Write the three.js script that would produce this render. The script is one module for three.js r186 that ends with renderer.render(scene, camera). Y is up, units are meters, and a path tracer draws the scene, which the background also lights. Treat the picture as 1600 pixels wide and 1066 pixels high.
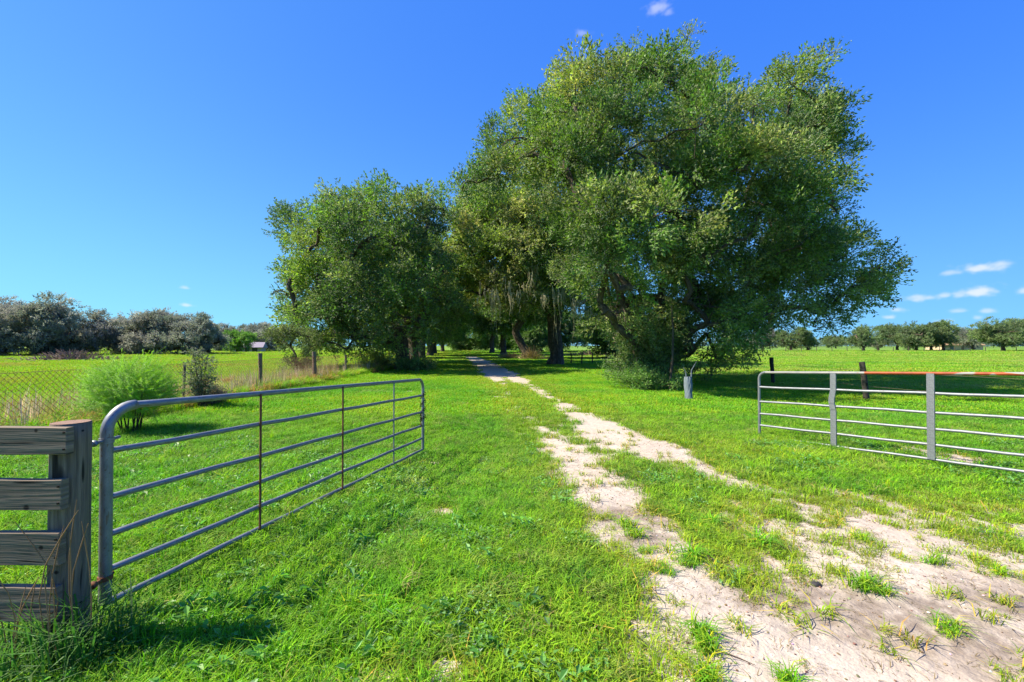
import * as THREE from 'three';
import { mergeGeometries } from 'three/addons/utils/BufferGeometryUtils.js';
import { ImprovedNoise } from 'three/addons/math/ImprovedNoise.js';

/* ------------------------------------------------------------------ camera, sky, sun, exposure */
const EYE = 1.8, F = 660, CX = 800, HY = 540;             // focal length in pixels of a 1600 px wide picture
const scene = new THREE.Scene();
const camera = new THREE.PerspectiveCamera(2 * Math.atan(533 / F) * 180 / Math.PI, 1600 / 1066, 0.1, 4000);
camera.position.set(0, EYE, 0);
camera.rotation.x = Math.atan((HY - 533) / F);
const renderer = new THREE.WebGLRenderer({ antialias: true });
renderer.toneMapping = THREE.LinearToneMapping;
renderer.toneMappingExposure = 2.4;
renderer.shadowMap.enabled = true;

const SUN = new THREE.Vector3(-0.65, 0.715, -0.09).normalize();
const sun = new THREE.DirectionalLight(new THREE.Color(1, 0.89, 0.66), 5.0);
sun.position.copy(SUN).multiplyScalar(120); sun.target.position.set(0, 0, -15);
sun.castShadow = true; sun.shadow.mapSize.set(4096, 4096); sun.shadow.radius = 1;
Object.assign(sun.shadow.camera, { left: -70, right: 70, top: 70, bottom: -70, near: 1, far: 300 });
scene.add(sun, sun.target);

/* ------------------------------------------------------------------ helpers */
let seed = 12345;
const reseed = s => { seed = s >>> 0; };
const R = () => { seed = (seed + 0x6D2B79F5) | 0; let t = Math.imul(seed ^ (seed >>> 15), 1 | seed); t = (t + Math.imul(t ^ (t >>> 7), 61 | t)) ^ t; return ((t ^ (t >>> 14)) >>> 0) / 4294967296; };
const rr = (a, b) => a + (b - a) * R();
const gauss = () => (R() + R() + R() + R() - 2) * 1.0;
const clamp = (x, a = 0, b = 1) => Math.min(b, Math.max(a, x));
const sstep = (a, b, x) => { const t = clamp((x - a) / (b - a)); return t * t * (3 - 2 * t); };
const mix = (a, b, t) => a + (b - a) * t;
const mix3 = (a, b, t) => [mix(a[0], b[0], t), mix(a[1], b[1], t), mix(a[2], b[2], t)];
const IN = new ImprovedNoise();
const noise = (x, y, z = 0.37) => IN.noise(x + 31.7, y + 17.3, z);
const fbm = (x, y, z = 0.37) => noise(x, y, z) * 0.55 + noise(x * 2.1, y * 2.1, z + 5) * 0.28 + noise(x * 4.3, y * 4.3, z + 9) * 0.17;
const V = (x, y, z) => new THREE.Vector3(x, y, z);
const P = (px, py, d) => V((px - CX) / F * d, EYE - (py - HY) / F * d, -d);     // a spot of the photograph at a distance
const G = (px, py) => P(px, py, F * EYE / (py - HY));                            // a spot on level ground

const taken = {};
function numbered(name) { const n = taken[name] = (taken[name] ?? -1) + 1; return n ? `${name}_${String(n).padStart(3, '0')}` : name; }
function tag(o, label, category, group, kind) {
  o.userData.label = label; o.userData.category = category;
  if (group) o.userData.group = group;
  if (kind) o.userData.kind = kind;
  return o;
}
function thing(name, label, category, pos = [0, 0, 0], group) {
  const o = new THREE.Group(); o.name = numbered(name); o.position.set(...pos); scene.add(o);
  return tag(o, label, category, group);
}
function part(name, geo, mat, parent) {
  const m = new THREE.Mesh(Array.isArray(geo) ? mergeGeometries(geo.map(plain)) : geo, mat);
  m.name = name; m.castShadow = m.receiveShadow = true; parent.add(m); return m;
}
function plain(g) { const n = g.index ? g.toNonIndexed() : g; for (const k of Object.keys(n.attributes)) if (!['position', 'normal', 'uv', 'color'].includes(k)) n.deleteAttribute(k); return n; }
function structure(name, geo, mat) { const m = part(name, geo, mat, scene); m.userData.kind = 'structure'; return m; }
function instanced(name, geo, mat, items, parent) {           // items: {m: Matrix4, c: [r,g,b]}
  const im = new THREE.InstancedMesh(geo, mat, items.length); im.name = name;
  const c = new THREE.Color();
  items.forEach((it, i) => { im.setMatrixAt(i, it.m); im.setColorAt(i, c.setRGB(...it.c)); });
  im.castShadow = im.receiveShadow = true; (parent ?? scene).add(im); return im;
}

/* tapered tube through points with a radius at each */
function tube(pts, rad, sides = 7, rough = 0, vPer = 1) {
  const pos = [], uv = [], idx = [], n = pts.length; let up = V(0.13, 0.2, 0.97).normalize(), len = 0;
  for (let i = 0; i < n; i++) {
    const t = V(0, 0, 0).subVectors(pts[Math.min(n - 1, i + 1)], pts[Math.max(0, i - 1)]).normalize();
    let a = V(0, 0, 0).crossVectors(up, t); if (a.lengthSq() < 1e-4) a.set(1, 0, 0).cross(t); a.normalize();
    const b = V(0, 0, 0).crossVectors(t, a); up = b.clone();
    if (i) len += pts[i].distanceTo(pts[i - 1]);
    for (let k = 0; k <= sides; k++) {
      const th = k / sides * Math.PI * 2, kk = k % sides;
      const r = rad[i] * (1 + rough * noise(Math.cos(th) * 1.7 + pts[i].x * .6, Math.sin(th) * 1.7 + pts[i].z * .6, pts[i].y * 1.1 + kk * .01));
      pos.push(pts[i].x + r * (a.x * Math.cos(th) + b.x * Math.sin(th)), pts[i].y + r * (a.y * Math.cos(th) + b.y * Math.sin(th)), pts[i].z + r * (a.z * Math.cos(th) + b.z * Math.sin(th)));
      uv.push(k / sides * Math.max(1, Math.round(rad[0] * 6.28)), len * vPer);
    }
  }
  const w = sides + 1;
  for (let i = 0; i < n - 1; i++) for (let k = 0; k < sides; k++) { const q = i * w + k; idx.push(q, q + 1, q + w, q + 1, q + w + 1, q + w); }
  for (const [ring, flip] of [[0, 1], [n - 1, 0]]) {
    const c = pos.length / 3; pos.push(pts[ring].x, pts[ring].y, pts[ring].z); uv.push(0.5, 0);
    for (let k = 0; k < sides; k++) flip ? idx.push(c, ring * w + k + 1, ring * w + k) : idx.push(c, ring * w + k, ring * w + k + 1);
  }
  const g = new THREE.BufferGeometry();
  g.setAttribute('position', new THREE.Float32BufferAttribute(pos, 3)); g.setAttribute('uv', new THREE.Float32BufferAttribute(uv, 2)); g.setIndex(idx); g.computeVertexNormals();
  return g;
}
function curve(pts, n) { return new THREE.CatmullRomCurve3(pts).getPoints(n); }

/* tiling textures */
function lattice(s) { const t = new Float32Array(65536); let q = s >>> 0; for (let i = 0; i < 65536; i++) { q = (Math.imul(q, 1664525) + 1013904223) >>> 0; t[i] = q / 4294967296; } return t; }
const LAT = lattice(77);
function pn(x, y, px, py, o = 0) {                             // periodic value noise, 0..1
  const xi = Math.floor(x), yi = Math.floor(y), fx = x - xi, fy = y - yi, sx = fx * fx * (3 - 2 * fx), sy = fy * fy * (3 - 2 * fy);
  const h = (i, j) => LAT[((((i % px) + px) % px) * 157 + (((j % py) + py) % py) * 7919 + o * 1031) & 65535];
  return mix(mix(h(xi, yi), h(xi + 1, yi), sx), mix(h(xi, yi + 1), h(xi + 1, yi + 1), sx), sy);
}
function texture(w, h, fn, color = true) {
  const d = new Uint8Array(w * h * 4);
  for (let y = 0; y < h; y++) for (let x = 0; x < w; x++) { const c = fn(x / w, y / h), i = (y * w + x) * 4; for (let k = 0; k < 3; k++) d[i + k] = clamp(Array.isArray(c) ? c[k] : c) * 255; d[i + 3] = 255; }
  const t = new THREE.DataTexture(d, w, h); t.wrapS = t.wrapT = THREE.RepeatWrapping; t.magFilter = THREE.LinearFilter; t.minFilter = THREE.LinearMipmapLinearFilter; t.generateMipmaps = true;
  if (color) t.colorSpace = THREE.SRGBColorSpace; t.needsUpdate = true; return t;
}

/* ------------------------------------------------------------------ sky: clear blue air, paler low down and toward the sun, with a few small clouds */
{
  const W = 4096, H = 2048, data = new Float32Array(W * H * 4);
  const dirOf = (px, py) => V((px - CX) / F, (HY - py) / F, -1).normalize();
  // [x, y, half width, half height, strength] in pixels of the photograph, kept as directions on the sky
  const clouds = [[1030, 8, 24, 10, .55], [1046, 16, 10, 6, .35], [912, 50, 15, 6, .36], [1540, 419, 42, 8, .95], [1490, 426, 26, 5, .6], [1440, 467, 28, 6, .85], [1478, 462, 12, 4, .7], [1526, 458, 34, 9, 1], [1500, 461, 18, 6, .7], [1404, 484, 16, 5, .7], [1392, 496, 11, 4, .8], [1500, 486, 14, 4, .6], [1544, 486, 11, 4, .6], [1528, 497, 8, 3, .5], [1470, 503, 18, 4, .5], [288, 450, 11, 3, .55], [290, 477, 14, 3.5, .75], [1602, 455, 10, 6, .7]]
    .map(([x, y, w, h, s]) => ({ d: dirOf(x, y), w: .56 * w / F * 1 / Math.hypot(1, (x - CX) / F), h: .68 * h / F, s }));
  reseed(5);
  for (let i = 0; i < 26; i++) { const a = rr(0.9, Math.PI * 2 - 0.9) - Math.PI / 2, e = rr(0.05, 0.5); clouds.push({ d: V(Math.cos(e) * Math.cos(a), Math.sin(e), Math.cos(e) * Math.sin(a)), w: rr(.02, .06), h: rr(.006, .014), s: rr(.5, .9) }); }
  for (const c of clouds) { c.r = V(0, 0, 0).crossVectors(c.d, V(0, 1, 0)).normalize(); c.u = V(0, 0, 0).crossVectors(c.r, c.d).normalize(); c.y0 = Math.asin(c.d.y) - c.h * 4 - .03; c.y1 = Math.asin(c.d.y) + c.h * 4 + .03; }
  const zen = [0.012, 0.073, 0.40], mid = [0.055, 0.196, 0.475], hor = [0.115, 0.29, 0.48], glow = [0.15, 0.335, 0.06];
  const v = V(0, 0, 0);
  for (let j = 0; j < H; j++) {
    const el = ((j + .5) / H - .5) * Math.PI, ce = Math.cos(el), se = Math.sin(el), near = clouds.filter(c => el > c.y0 && el < c.y1);
    for (let i = 0; i < W; i++) {
      const az = ((i + .5) / W - .5) * Math.PI * 2; v.set(ce * Math.cos(az), se, ce * Math.sin(az));
      const s = Math.max(0, se), g = Math.acos(clamp(v.dot(SUN), -1, 1)), gl = Math.exp(-g / 0.62), lo = Math.pow(1 - s, 6);
      let c = mix3(zen, mid, Math.pow(1 - s, 2.6)); c = mix3(c, hor, lo * .85);
      for (let k = 0; k < 3; k++) c[k] += glow[k] * gl * (0.35 + 1.2 * Math.pow(1 - s, 3));
      let cl = 0;
      for (const q of near) {
        if (v.dot(q.d) < .9) continue;
        const x = v.dot(q.r) / q.w, y = v.dot(q.u) / q.h, rad = x * x + (y > 0 ? y * y : y * y * 2.2); if (rad > 5) continue;
        const n = fbm(v.dot(q.r) * 55 + q.d.x * 90, v.dot(q.u) * 95 + q.d.y * 60, 3.1);
        cl = Math.max(cl, q.s * .85 * sstep(.0, .9, Math.exp(-rad * .75) + n * .75 - .18));
      }
      if (cl > 0) c = mix3(c, [.40, .415, .435], cl * .9);
      const o = (j * W + i) * 4; data[o] = c[0]; data[o + 1] = c[1]; data[o + 2] = c[2]; data[o + 3] = 1;
    }
  }
  const t = new THREE.DataTexture(data, W, H, THREE.RGBAFormat, THREE.FloatType);
  t.mapping = THREE.EquirectangularReflectionMapping; t.magFilter = t.minFilter = THREE.LinearFilter; t.needsUpdate = true;
  scene.background = t; scene.environment = t;
}

/* ------------------------------------------------------------------ materials */
const std = o => new THREE.MeshStandardMaterial({ roughness: 0.9, ...o });
const leafMat = (o = {}) => new THREE.MeshPhysicalMaterial({ color: 0xffffff, vertexColors: true, roughness: 0.95, transmission: 0.55, thickness: 0, clearcoat: 0.25, clearcoatRoughness: 0.42, side: THREE.DoubleSide, ...o });
const M = {
  leaf: leafMat(), grass: leafMat({ transmission: 0.45, clearcoat: 0.03, clearcoatRoughness: 0.5, specularIntensity: 0.35 }), moss: leafMat({ clearcoat: 0, transmission: 0.3 }), weed: leafMat({ clearcoat: 0.3, clearcoatRoughness: 0.35 }),
};
const barkTex = texture(256, 512, (u, v) => { const n = pn(u * 14, v * 7, 14, 7, 1) * .5 + pn(u * 40, v * 14, 40, 14, 2) * .3 + pn(u * 90, v * 90, 90, 90, 3) * .2; const l = clamp(pn(u * 5, v * 6, 5, 6, 4) * 1.8 - 1); return mix3(mix3([.15, .125, .105], [.44, .39, .34], n), [.60, .58, .52], l * .55 * n * 1.6); });
const barkBump = texture(256, 512, (u, v) => pn(u * 14, v * 7, 14, 7, 1) * .6 + pn(u * 40, v * 14, 40, 14, 2) * .4, false);
M.bark = std({ map: barkTex, bumpMap: barkBump, bumpScale: 0.05, roughness: 1 });
const woodTex = texture(1024, 512, (u, v) => {
  const w = pn(u * 4, v * 3, 4, 3, 9) * .35, g = pn(u * 3, (v + w * .12) * 44, 3, 44, 5), f = pn(u * 12, (v + w * .12) * 150, 12, 150, 6), b = pn(u * 6, v * 4, 6, 4, 7);
  let c = mix3([.29, .255, .225], [.54, .475, .415], clamp(g * .75 + f * .45 - .1)); c = mix3(c, [.45, .41, .36], b * .5);
  const crack = pn(u * 5, (v + w * .12) * 30, 5, 30, 8); if (crack > .80) c = mix3(c, [.09, .075, .06], clamp((crack - .80) * 6));
  for (const [ku, kv, kr] of [[.21, .31, .016], [.66, .74, .013], [.86, .22, .010], [.45, .55, .008]]) { const d = Math.hypot((u - ku) * 2, v - kv) / kr; if (d < 2.2) c = mix3([.10, .075, .06], c, sstep(.7, 2.2, d)); }
  return c;
});
const woodBump = texture(1024, 512, (u, v) => { const w = pn(u * 4, v * 3, 4, 3, 9) * .35; return pn(u * 3, (v + w * .12) * 44, 3, 44, 5) * .6 + pn(u * 12, (v + w * .12) * 150, 12, 150, 6) * .4; }, false);
M.wood = std({ map: woodTex, bumpMap: woodBump, bumpScale: 0.003, roughness: .95 });
M.postWood = std({ map: (() => { const t = woodTex.clone(); t.rotation = Math.PI / 2; t.needsUpdate = true; return t; })(), bumpMap: (() => { const t = woodBump.clone(); t.rotation = Math.PI / 2; t.needsUpdate = true; return t; })(), bumpScale: 0.006, roughness: .95 });
const zincTex = texture(512, 512, (u, v) => { const a = pn(u * 9, v * 9, 9, 9, 11), b = pn(u * 60, v * 60, 60, 60, 12), s = pn(u * 22, v * 22, 22, 22, 13); let c = mix3([.42, .44, .48], [.56, .58, .615], a * .6 + b * .4); if (s > .8) c = mix3(c, [.36, .24, .16], (s - .8) * 3); return c; });
M.zinc = std({ map: zincTex, metalness: 0.6, roughness: 0.55 });
M.rustBrace = std({ map: texture(256, 256, (u, v) => mix3([.32, .20, .14], [.56, .37, .26], pn(u * 12, v * 12, 12, 12, 14) * .6 + pn(u * 50, v * 50, 50, 50, 15) * .4)), metalness: .25, roughness: .8 });
M.iron = std({ color: 0x2a211c, metalness: .6, roughness: .7 });
M.brass = std({ color: 0x7d6a3c, metalness: .8, roughness: .45 });

/* ------------------------------------------------------------------ the lie of the land and of the sandy tracks */
function height(x, z) {
  const far = sstep(18, 60, Math.hypot(x, z));
  let h = noise(x * .32, z * .32, 1.5) * .05 + noise(x * .9, z * .9, 2.5) * .022 + noise(x * .05, z * .05, 8.5) * .18 * far;
  h -= .21 * Math.exp(-((x + 1.3) ** 2 + (z + 7.7) ** 2) / 6.5);
  const near = Math.exp(-(x * x + z * z) / 3); return h * (1 - near);
}
const track = pts => pts.map(([px, py, w]) => { const g = G(px, py); return [g.x, g.z, w]; });
const tracks = [
  track([[733, 555, 1.2], [741, 560, 1.15], [752, 568, 1.0], [766, 583, .75], [781, 600, .36], [797, 622, .22], [822, 648, .24], [862, 676, .34], [898, 706, .42], [930, 752, .42], [968, 798, .38], [1030, 868, .34], [1098, 940, .40], [1215, 1010, .66], [1400, 1090, .8], [1560, 1200, 1.0]]),
  track([[733, 555, 1.2], [756, 568, 1.1], [790, 585, .85], [824, 601, .5], [864, 624, .28], [905, 650, .46], [955, 678, .74], [1008, 703, .66], [1068, 724, .30], [1150, 752, .24], [1270, 801, .28], [1400, 852, .34], [1490, 888, .42], [1640, 950, .6], [1800, 1010, .7]]),
  track([[1190, 1095, .5], [1310, 1030, .55], [1420, 975, .5], [1560, 960, .6], [1720, 1020, .7]]),
];
const patches = [[872, 702, .22], [905, 780, .22], [812, 672, .22], [795, 640, .2], [1120, 692, .22], [1185, 688, .22], [676, 706, .16], [672, 755, .18], [722, 730, .16], [690, 795, .2], [310, 770, .16], [640, 612, .4], [780, 620, .3], [1300, 770, .25], [1420, 700, .45], [700, 1046, .12], [1500, 715, .4], [600, 1054, .13]].map(([a, b, r]) => { const g = G(a, b); return [g.x, g.z, r]; });
function segDist(x, z, pts) {                                    // smallest distance over half width
  let best = 9;
  for (let i = 0; i < pts.length - 1; i++) {
    const [ax, az, aw] = pts[i], [bx, bz, bw] = pts[i + 1], dx = bx - ax, dz = bz - az, t = clamp(((x - ax) * dx + (z - az) * dz) / (dx * dx + dz * dz));
    const d = Math.hypot(x - ax - dx * t, z - az - dz * t) / mix(aw, bw, t); if (d < best) best = d;
  }
  return best;
}
function sand(x, z) {                                            // 1 bare sand, 0 closed turf
  const n = fbm(x * 1.7, z * 1.7, 4.2), n2 = noise(x * 6.5, z * 6.5, 6.1), wob = n * .9 + n2 * .38;
  let s = 0;
  tracks.forEach((t, i) => {
    const d = segDist(x, z, t); if (d > 3) return; let q = 1 - sstep(.40, 1.75, d + wob);
    if (i === 0) q *= 1 - sstep(8.2, 9.6, -z) * (1 - sstep(18, 21, -z)) * clamp(.55 - n * 2.2 - n2 * .9);      // the left rut is mostly grown over there
    if (i === 1) q *= mix(1, clamp(.78 + n * 1.1 + n2 * .8), sstep(1.9, 2.7, x) * sstep(-7, -5.8, z));             // and the right one is broken by turf nearer the gate
    s = Math.max(s, q);
  });
  s *= 1 - sstep(9.5, 11.5, -z) * (1 - sstep(19, 22, -z)) * clamp(.10 - n * 2.0 - n2 * 1.0);
  for (const [a, b, r] of patches) { const d = Math.hypot(x - a, z - b) / r; if (d < 2.5) s = Math.max(s, .8 * (1 - sstep(.4, 1.4, d + wob * 1.1))); }
  // sparse ground between the two tracks close to the camera
  const br = sstep(1.0, 2.2, x + z * .12) * sstep(-6.0, -4.0, z) * (1 - sstep(5.2, 6.2, x + z * .35)); s = Math.max(s, br * clamp(.72 + n * 1.0 + n2 * .9));
  return clamp(s);
}
const dampSpots = [[985, 805, .34], [1010, 840, .22], [1200, 925, .30], [1270, 945, .34], [1340, 962, .34], [1430, 985, .32], [1530, 1008, .3], [1575, 945, .3], [1450, 960, .25]].map(([a, b, r]) => { const g = G(a, b); return [g.x, g.z, r]; });
function damp(x, z) { let s = 0; const n = noise(x * 5, z * 5, 12) * .5; for (const [a, b, r] of dampSpots) s = Math.max(s, 1 - sstep(.3, 1.5, Math.hypot((x - a) * .75, z - b) / r + n)); return s; }
const GREEN = [.115, .400, .002], LIME = [.275, .490, .003], DEEP = [.045, .215, .004], STRAW = [.40, .34, .13], OCHRE = [.33, .28, .04];
function turf(x, z) {                                            // what colour the grass has at a place
  const d = Math.hypot(x, z), a = fbm(x * .55, z * .55, 20), b = fbm(x * .16, z * .16, 23), c = noise(x * 1.9, z * 1.9, 27);
  let t = mix3(GREEN, LIME, clamp(.42 + a * .9 + b * .9));
  t = mix3(t, DEEP, clamp(-.15 - b * 1.3 + c * .35) * .8);
  if (x < -9.8) t = mix3(t, mix3(LIME, OCHRE, clamp(.12 + b * 2 + c * .4)), .6);                       // the pasture behind the fence is yellower
  if (x > 9 && z < -17) { const s = fbm(x * .03, z * .22, 31); t = mix3(t, mix3(LIME, STRAW, .45), clamp(.35 + s * 1.6) * .75); }
  const dry = fbm(x * .8, z * .8, 40); t = mix3(t, STRAW, clamp((dry - .22) * 2.2) * .5);
  const nearTrack = Math.min(segDist(x, z, tracks[0]), segDist(x, z, tracks[1])); t = mix3(t, mix3(LIME, OCHRE, .35), (1 - sstep(1, 4.5, nearTrack)) * .5);
  return t;
}

/* ------------------------------------------------------------------ ground, one sheet out to the horizon */
const soilTex = texture(512, 512, (u, v) => { const a = pn(u * 24, v * 24, 24, 24, 31) * .45 + pn(u * 70, v * 70, 70, 70, 32) * .35 + pn(u * 180, v * 180, 180, 180, 33) * .2; return .58 + a * .42; });
const soilBump = texture(512, 512, (u, v) => pn(u * 24, v * 24, 24, 24, 31) * .5 + pn(u * 70, v * 70, 70, 70, 32) * .5, false);
function warped(lo, hi, n, s) { const a = Math.asinh(lo / s), b = Math.asinh(hi / s); return Array.from({ length: n }, (_, i) => s * Math.sinh(mix(a, b, i / (n - 1)))); }
{
  const xs = warped(-1800, 1800, 460, 3.2), zs = warped(-2600, 160, 420, 3.2), pos = [], col = [], uv = [], idx = [];
  for (const z of zs) for (const x of xs) {
    pos.push(x, height(x, z), z); uv.push(x / 1.6, z / 1.6);
    const d = Math.hypot(x, z), s = sand(x, z), t = turf(x, z), lush = sstep(12, 55, d);
    let c = mix3(mix3([.13, .14, .022], t, .40 + .1 * noise(x * 3, z * 3)), t.map(k => k * .82), lush);
    if (d < 60) c = mix3(c, [.36, .31, .25], s * .75);
    col.push(...c);
  }
  const w = xs.length; for (let j = 0; j < zs.length - 1; j++) for (let i = 0; i < w - 1; i++) { const q = j * w + i; idx.push(q, q + w, q + 1, q + 1, q + w, q + w + 1); }
  const g = new THREE.BufferGeometry(); g.setAttribute('position', new THREE.Float32BufferAttribute(pos, 3)); g.setAttribute('uv', new THREE.Float32BufferAttribute(uv, 2)); g.setAttribute('color', new THREE.Float32BufferAttribute(col, 3)); g.setIndex(idx); g.computeVertexNormals();
  structure('ground', g, std({ vertexColors: true, map: soilTex, bumpMap: soilBump, bumpScale: .03, roughness: 1 }));
}
/* the sandy farm track: a sheet just above the ground wherever sand shows */
const sandTex = texture(1024, 1024, (u, v) => {
  const a = pn(u * 20, v * 20, 20, 20, 41), b = pn(u * 90, v * 90, 90, 90, 42), f = pn(u * 300, v * 300, 300, 300, 43), s = pn(u * 170, v * 170, 170, 170, 44);
  let c = [.80, .80, .80].map(k => k + a * .08 + b * .08 + f * .10 - .05); if (s > .9) c = mix3(c, [.36, .31, .26], (s - .9) * 8); return c;
});
const sandBump = texture(512, 512, (u, v) => pn(u * 16, v * 16, 16, 16, 45) * .5 + pn(u * 60, v * 60, 60, 60, 46) * .3 + pn(u * 150, v * 150, 150, 150, 47) * .2, false);
{
  const pos = [], col = [], uv = [], idx = [];
  const sheet = (x0, x1, z0, z1, c, limit, keep) => {
    const nx = Math.round((x1 - x0) / c), nz = Math.round((z1 - z0) / c), S = new Float32Array((nx + 1) * (nz + 1)), id = new Int32Array((nx + 1) * (nz + 1)).fill(-1);
    for (let j = 0; j <= nz; j++) for (let i = 0; i <= nx; i++) { const x = x0 + i * c, z = z0 + j * c; S[j * (nx + 1) + i] = keep(x, z) ? sand(x, z) : 0; }
    const vert = k => {
      if (id[k] >= 0) return id[k];
      const i = k % (nx + 1), j = (k / (nx + 1)) | 0, x = x0 + i * c, z = z0 + j * c, s = S[k];
      id[k] = pos.length / 3;
      const rut = sstep(.3, 1, s);
      pos.push(x, height(x, z) + .007 + (noise(x * 9, z * 9, 3) * .006 + noise(x * 22, z * 22, 5) * .003) * rut + .004 * rut, z); uv.push(x / 1.1, z / 1.1);
      const n = fbm(x * 1.3, z * 1.3, 51), d = damp(x, z);
      let q = mix3([.48, .40, .345], [.54, .475, .425], clamp(.5 + n)); q = mix3(q, [.31, .26, .20], clamp(.75 - s * 1.1 + noise(x * 7, z * 7, 9) * .4) * .8);
      q = mix3(q, [.18, .135, .11], d * .85 * clamp(.8 + noise(x * 14, z * 14, 2)));
      col.push(...q); return id[k];
    };
    for (let j = 0; j < nz; j++) for (let i = 0; i < nx; i++) {
      const q = j * (nx + 1) + i; if (Math.min(S[q], S[q + 1], S[q + nx + 1], S[q + nx + 2]) < limit) continue;
      const a = vert(q), b = vert(q + 1), e = vert(q + nx + 1), f = vert(q + nx + 2); idx.push(a, e, b, b, e, f);
    }
  };
  sheet(-2.5, 8.5, -13, -.2, .04, .20, () => true);
  sheet(-16, 6, -105, -13, .16, .24, (x, z) => true);
  const g = new THREE.BufferGeometry(); g.setAttribute('position', new THREE.Float32BufferAttribute(pos, 3)); g.setAttribute('uv', new THREE.Float32BufferAttribute(uv, 2)); g.setAttribute('color', new THREE.Float32BufferAttribute(col, 3)); g.setIndex(idx); g.computeVertexNormals();
  structure('dirt_road', g, std({ vertexColors: true, map: sandTex, bumpMap: sandBump, bumpScale: .012, roughness: 1 }));
}

/* ------------------------------------------------------------------ leaves and sprays */
function flat(pos, col) {
  const g = new THREE.BufferGeometry(); g.setAttribute('position', new THREE.Float32BufferAttribute(pos, 3)); g.setAttribute('color', new THREE.Float32BufferAttribute(col, 3)); g.computeVertexNormals(); return g;
}
/* a twig along +y with folded leaves, each two faces */
function spray(s, { n = 26, len = .5, L = .085, W = .42, spread = .9, tint = [1, 1, 1], vary = .35, odd = [1.7, 1.25, .8], oddShare = .12 }) {
  reseed(s); const pos = [], col = [], a = V(0, 0, 0), b = V(0, 0, 0), c = V(0, 0, 0), t = V(0, 0, 0), side = V(0, 0, 0), nn = V(0, 0, 0);
  const tri = (p, q, r, k) => { pos.push(p.x, p.y, p.z, q.x, q.y, q.z, r.x, r.y, r.z); for (let i = 0; i < 3; i++) col.push(...k); };
  const forks = Array.from({ length: 4 }, () => V(gauss() * .5, rr(.6, 1.1), gauss() * .5).normalize());
  for (const f of forks) { const e = f.clone().multiplyScalar(len), w = V(f.z, 0, -f.x).normalize().multiplyScalar(.004); tri(V(0, 0, 0).addScaledVector(w, -1), V(0, 0, 0).add(w), e, [.6, .5, .4]); }
  for (let i = 0; i < n; i++) {
    const f = forks[i % 4], u = Math.pow(R(), .7) * 1.05; a.copy(f).multiplyScalar(len * u);
    t.set(gauss(), gauss(), gauss()).multiplyScalar(spread).add(f).normalize(); side.set(gauss(), gauss(), gauss()).cross(t).normalize(); nn.crossVectors(t, side);
    const l = L * rr(.7, 1.3), w = l * W * .5, m = a.clone().addScaledVector(t, l * .48).addScaledVector(nn, w * .35);
    b.copy(m).addScaledVector(side, w); c.copy(m).addScaledVector(side, -w); const e = a.clone().addScaledVector(t, l);
    const o = R() < oddShare, k = 1 + (R() - .5) * 2 * vary, kc = [0, 1, 2].map(j => tint[j] * k * (o ? odd[j] : 1)); tri(a, b, e, kc); tri(a, e, c, kc);
  }
  return flat(pos, col);
}
/* a tuft of blades, each a bent strip of three faces */
function tuft(s, { n = 36, rad = .09, h0 = .04, h1 = .09, w = .004, lean = .6, dry = .12, bend = .5 }) {
  reseed(s); const pos = [], col = [];
  for (let i = 0; i < n; i++) {
    const th = R() * 6.283, r0 = rad * Math.sqrt(R()), x = Math.cos(th) * r0, z = Math.sin(th) * r0, az = R() * 6.283, l = lean * Math.sqrt(R()), h = rr(h0, h1), wd = w * rr(.7, 1.4);
    const dx = Math.cos(az) * l, dz = Math.sin(az) * l, sx = -Math.sin(az) * wd * .5, sz = Math.cos(az) * wd * .5, mx = x + dx * h * .5, mz = z + dz * h * .5, my = h * .62, ex = x + dx * h * (1 + bend), ez = z + dz * h * (1 + bend), ey = h * (1 - l * .35);
    const tri = (...p) => pos.push(...p);
    tri(x - sx, -.01, z - sz, x + sx, -.01, z + sz, mx + sx, my, mz + sz); tri(x - sx, -.01, z - sz, mx + sx, my, mz + sz, mx - sx, my, mz - sz); tri(mx - sx, my, mz - sz, mx + sx, my, mz + sz, ex, ey, ez);
    const d = R() < dry, k = rr(.7, 1.3), c = d ? [2.0 * k, 1.0 * k, 4 * k] : [k * rr(.85, 1.25), k, k * rr(.8, 1.3)]; for (let q = 0; q < 9; q++) col.push(...c);
  }
  return flat(pos, col);
}
/* a rosette of broad leaves close to the ground */
function rosette(s, { n = 14, L = .07, W = .5, rad = .08, h = .07, stalk = true, k0 = [.9, 1, 1] }) {
  reseed(s); const pos = [], col = [];
  for (let i = 0; i < n; i++) {
    const th = R() * 6.283, r = rad * Math.sqrt(R()), a = V(Math.cos(th) * r, rr(.15, 1) * h, Math.sin(th) * r), az = R() * 6.283, t = V(Math.cos(az), rr(-.2, .5), Math.sin(az)).normalize(), side = V(-Math.sin(az), gauss() * .3, Math.cos(az)).normalize(), l = L * rr(.6, 1.3), w = l * W * .5;
    const m = a.clone().addScaledVector(t, l * .5); m.y += l * .12; const b = m.clone().addScaledVector(side, w), c = m.clone().addScaledVector(side, -w), e = a.clone().addScaledVector(t, l); b.y += w * .25; c.y += w * .25;
    pos.push(...a, ...b, ...e, ...a, ...e, ...c); const k = rr(.65, 1.35); for (let q = 0; q < 6; q++) col.push(k0[0] * k, k0[1] * k, k0[2] * k);
    if (stalk) { pos.push(a.x - .002, -.01, a.z, a.x + .002, -.01, a.z, ...a); for (let q = 0; q < 3; q++) col.push(.8, .8, .8); }
  }
  return flat(pos, col);
}

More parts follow.
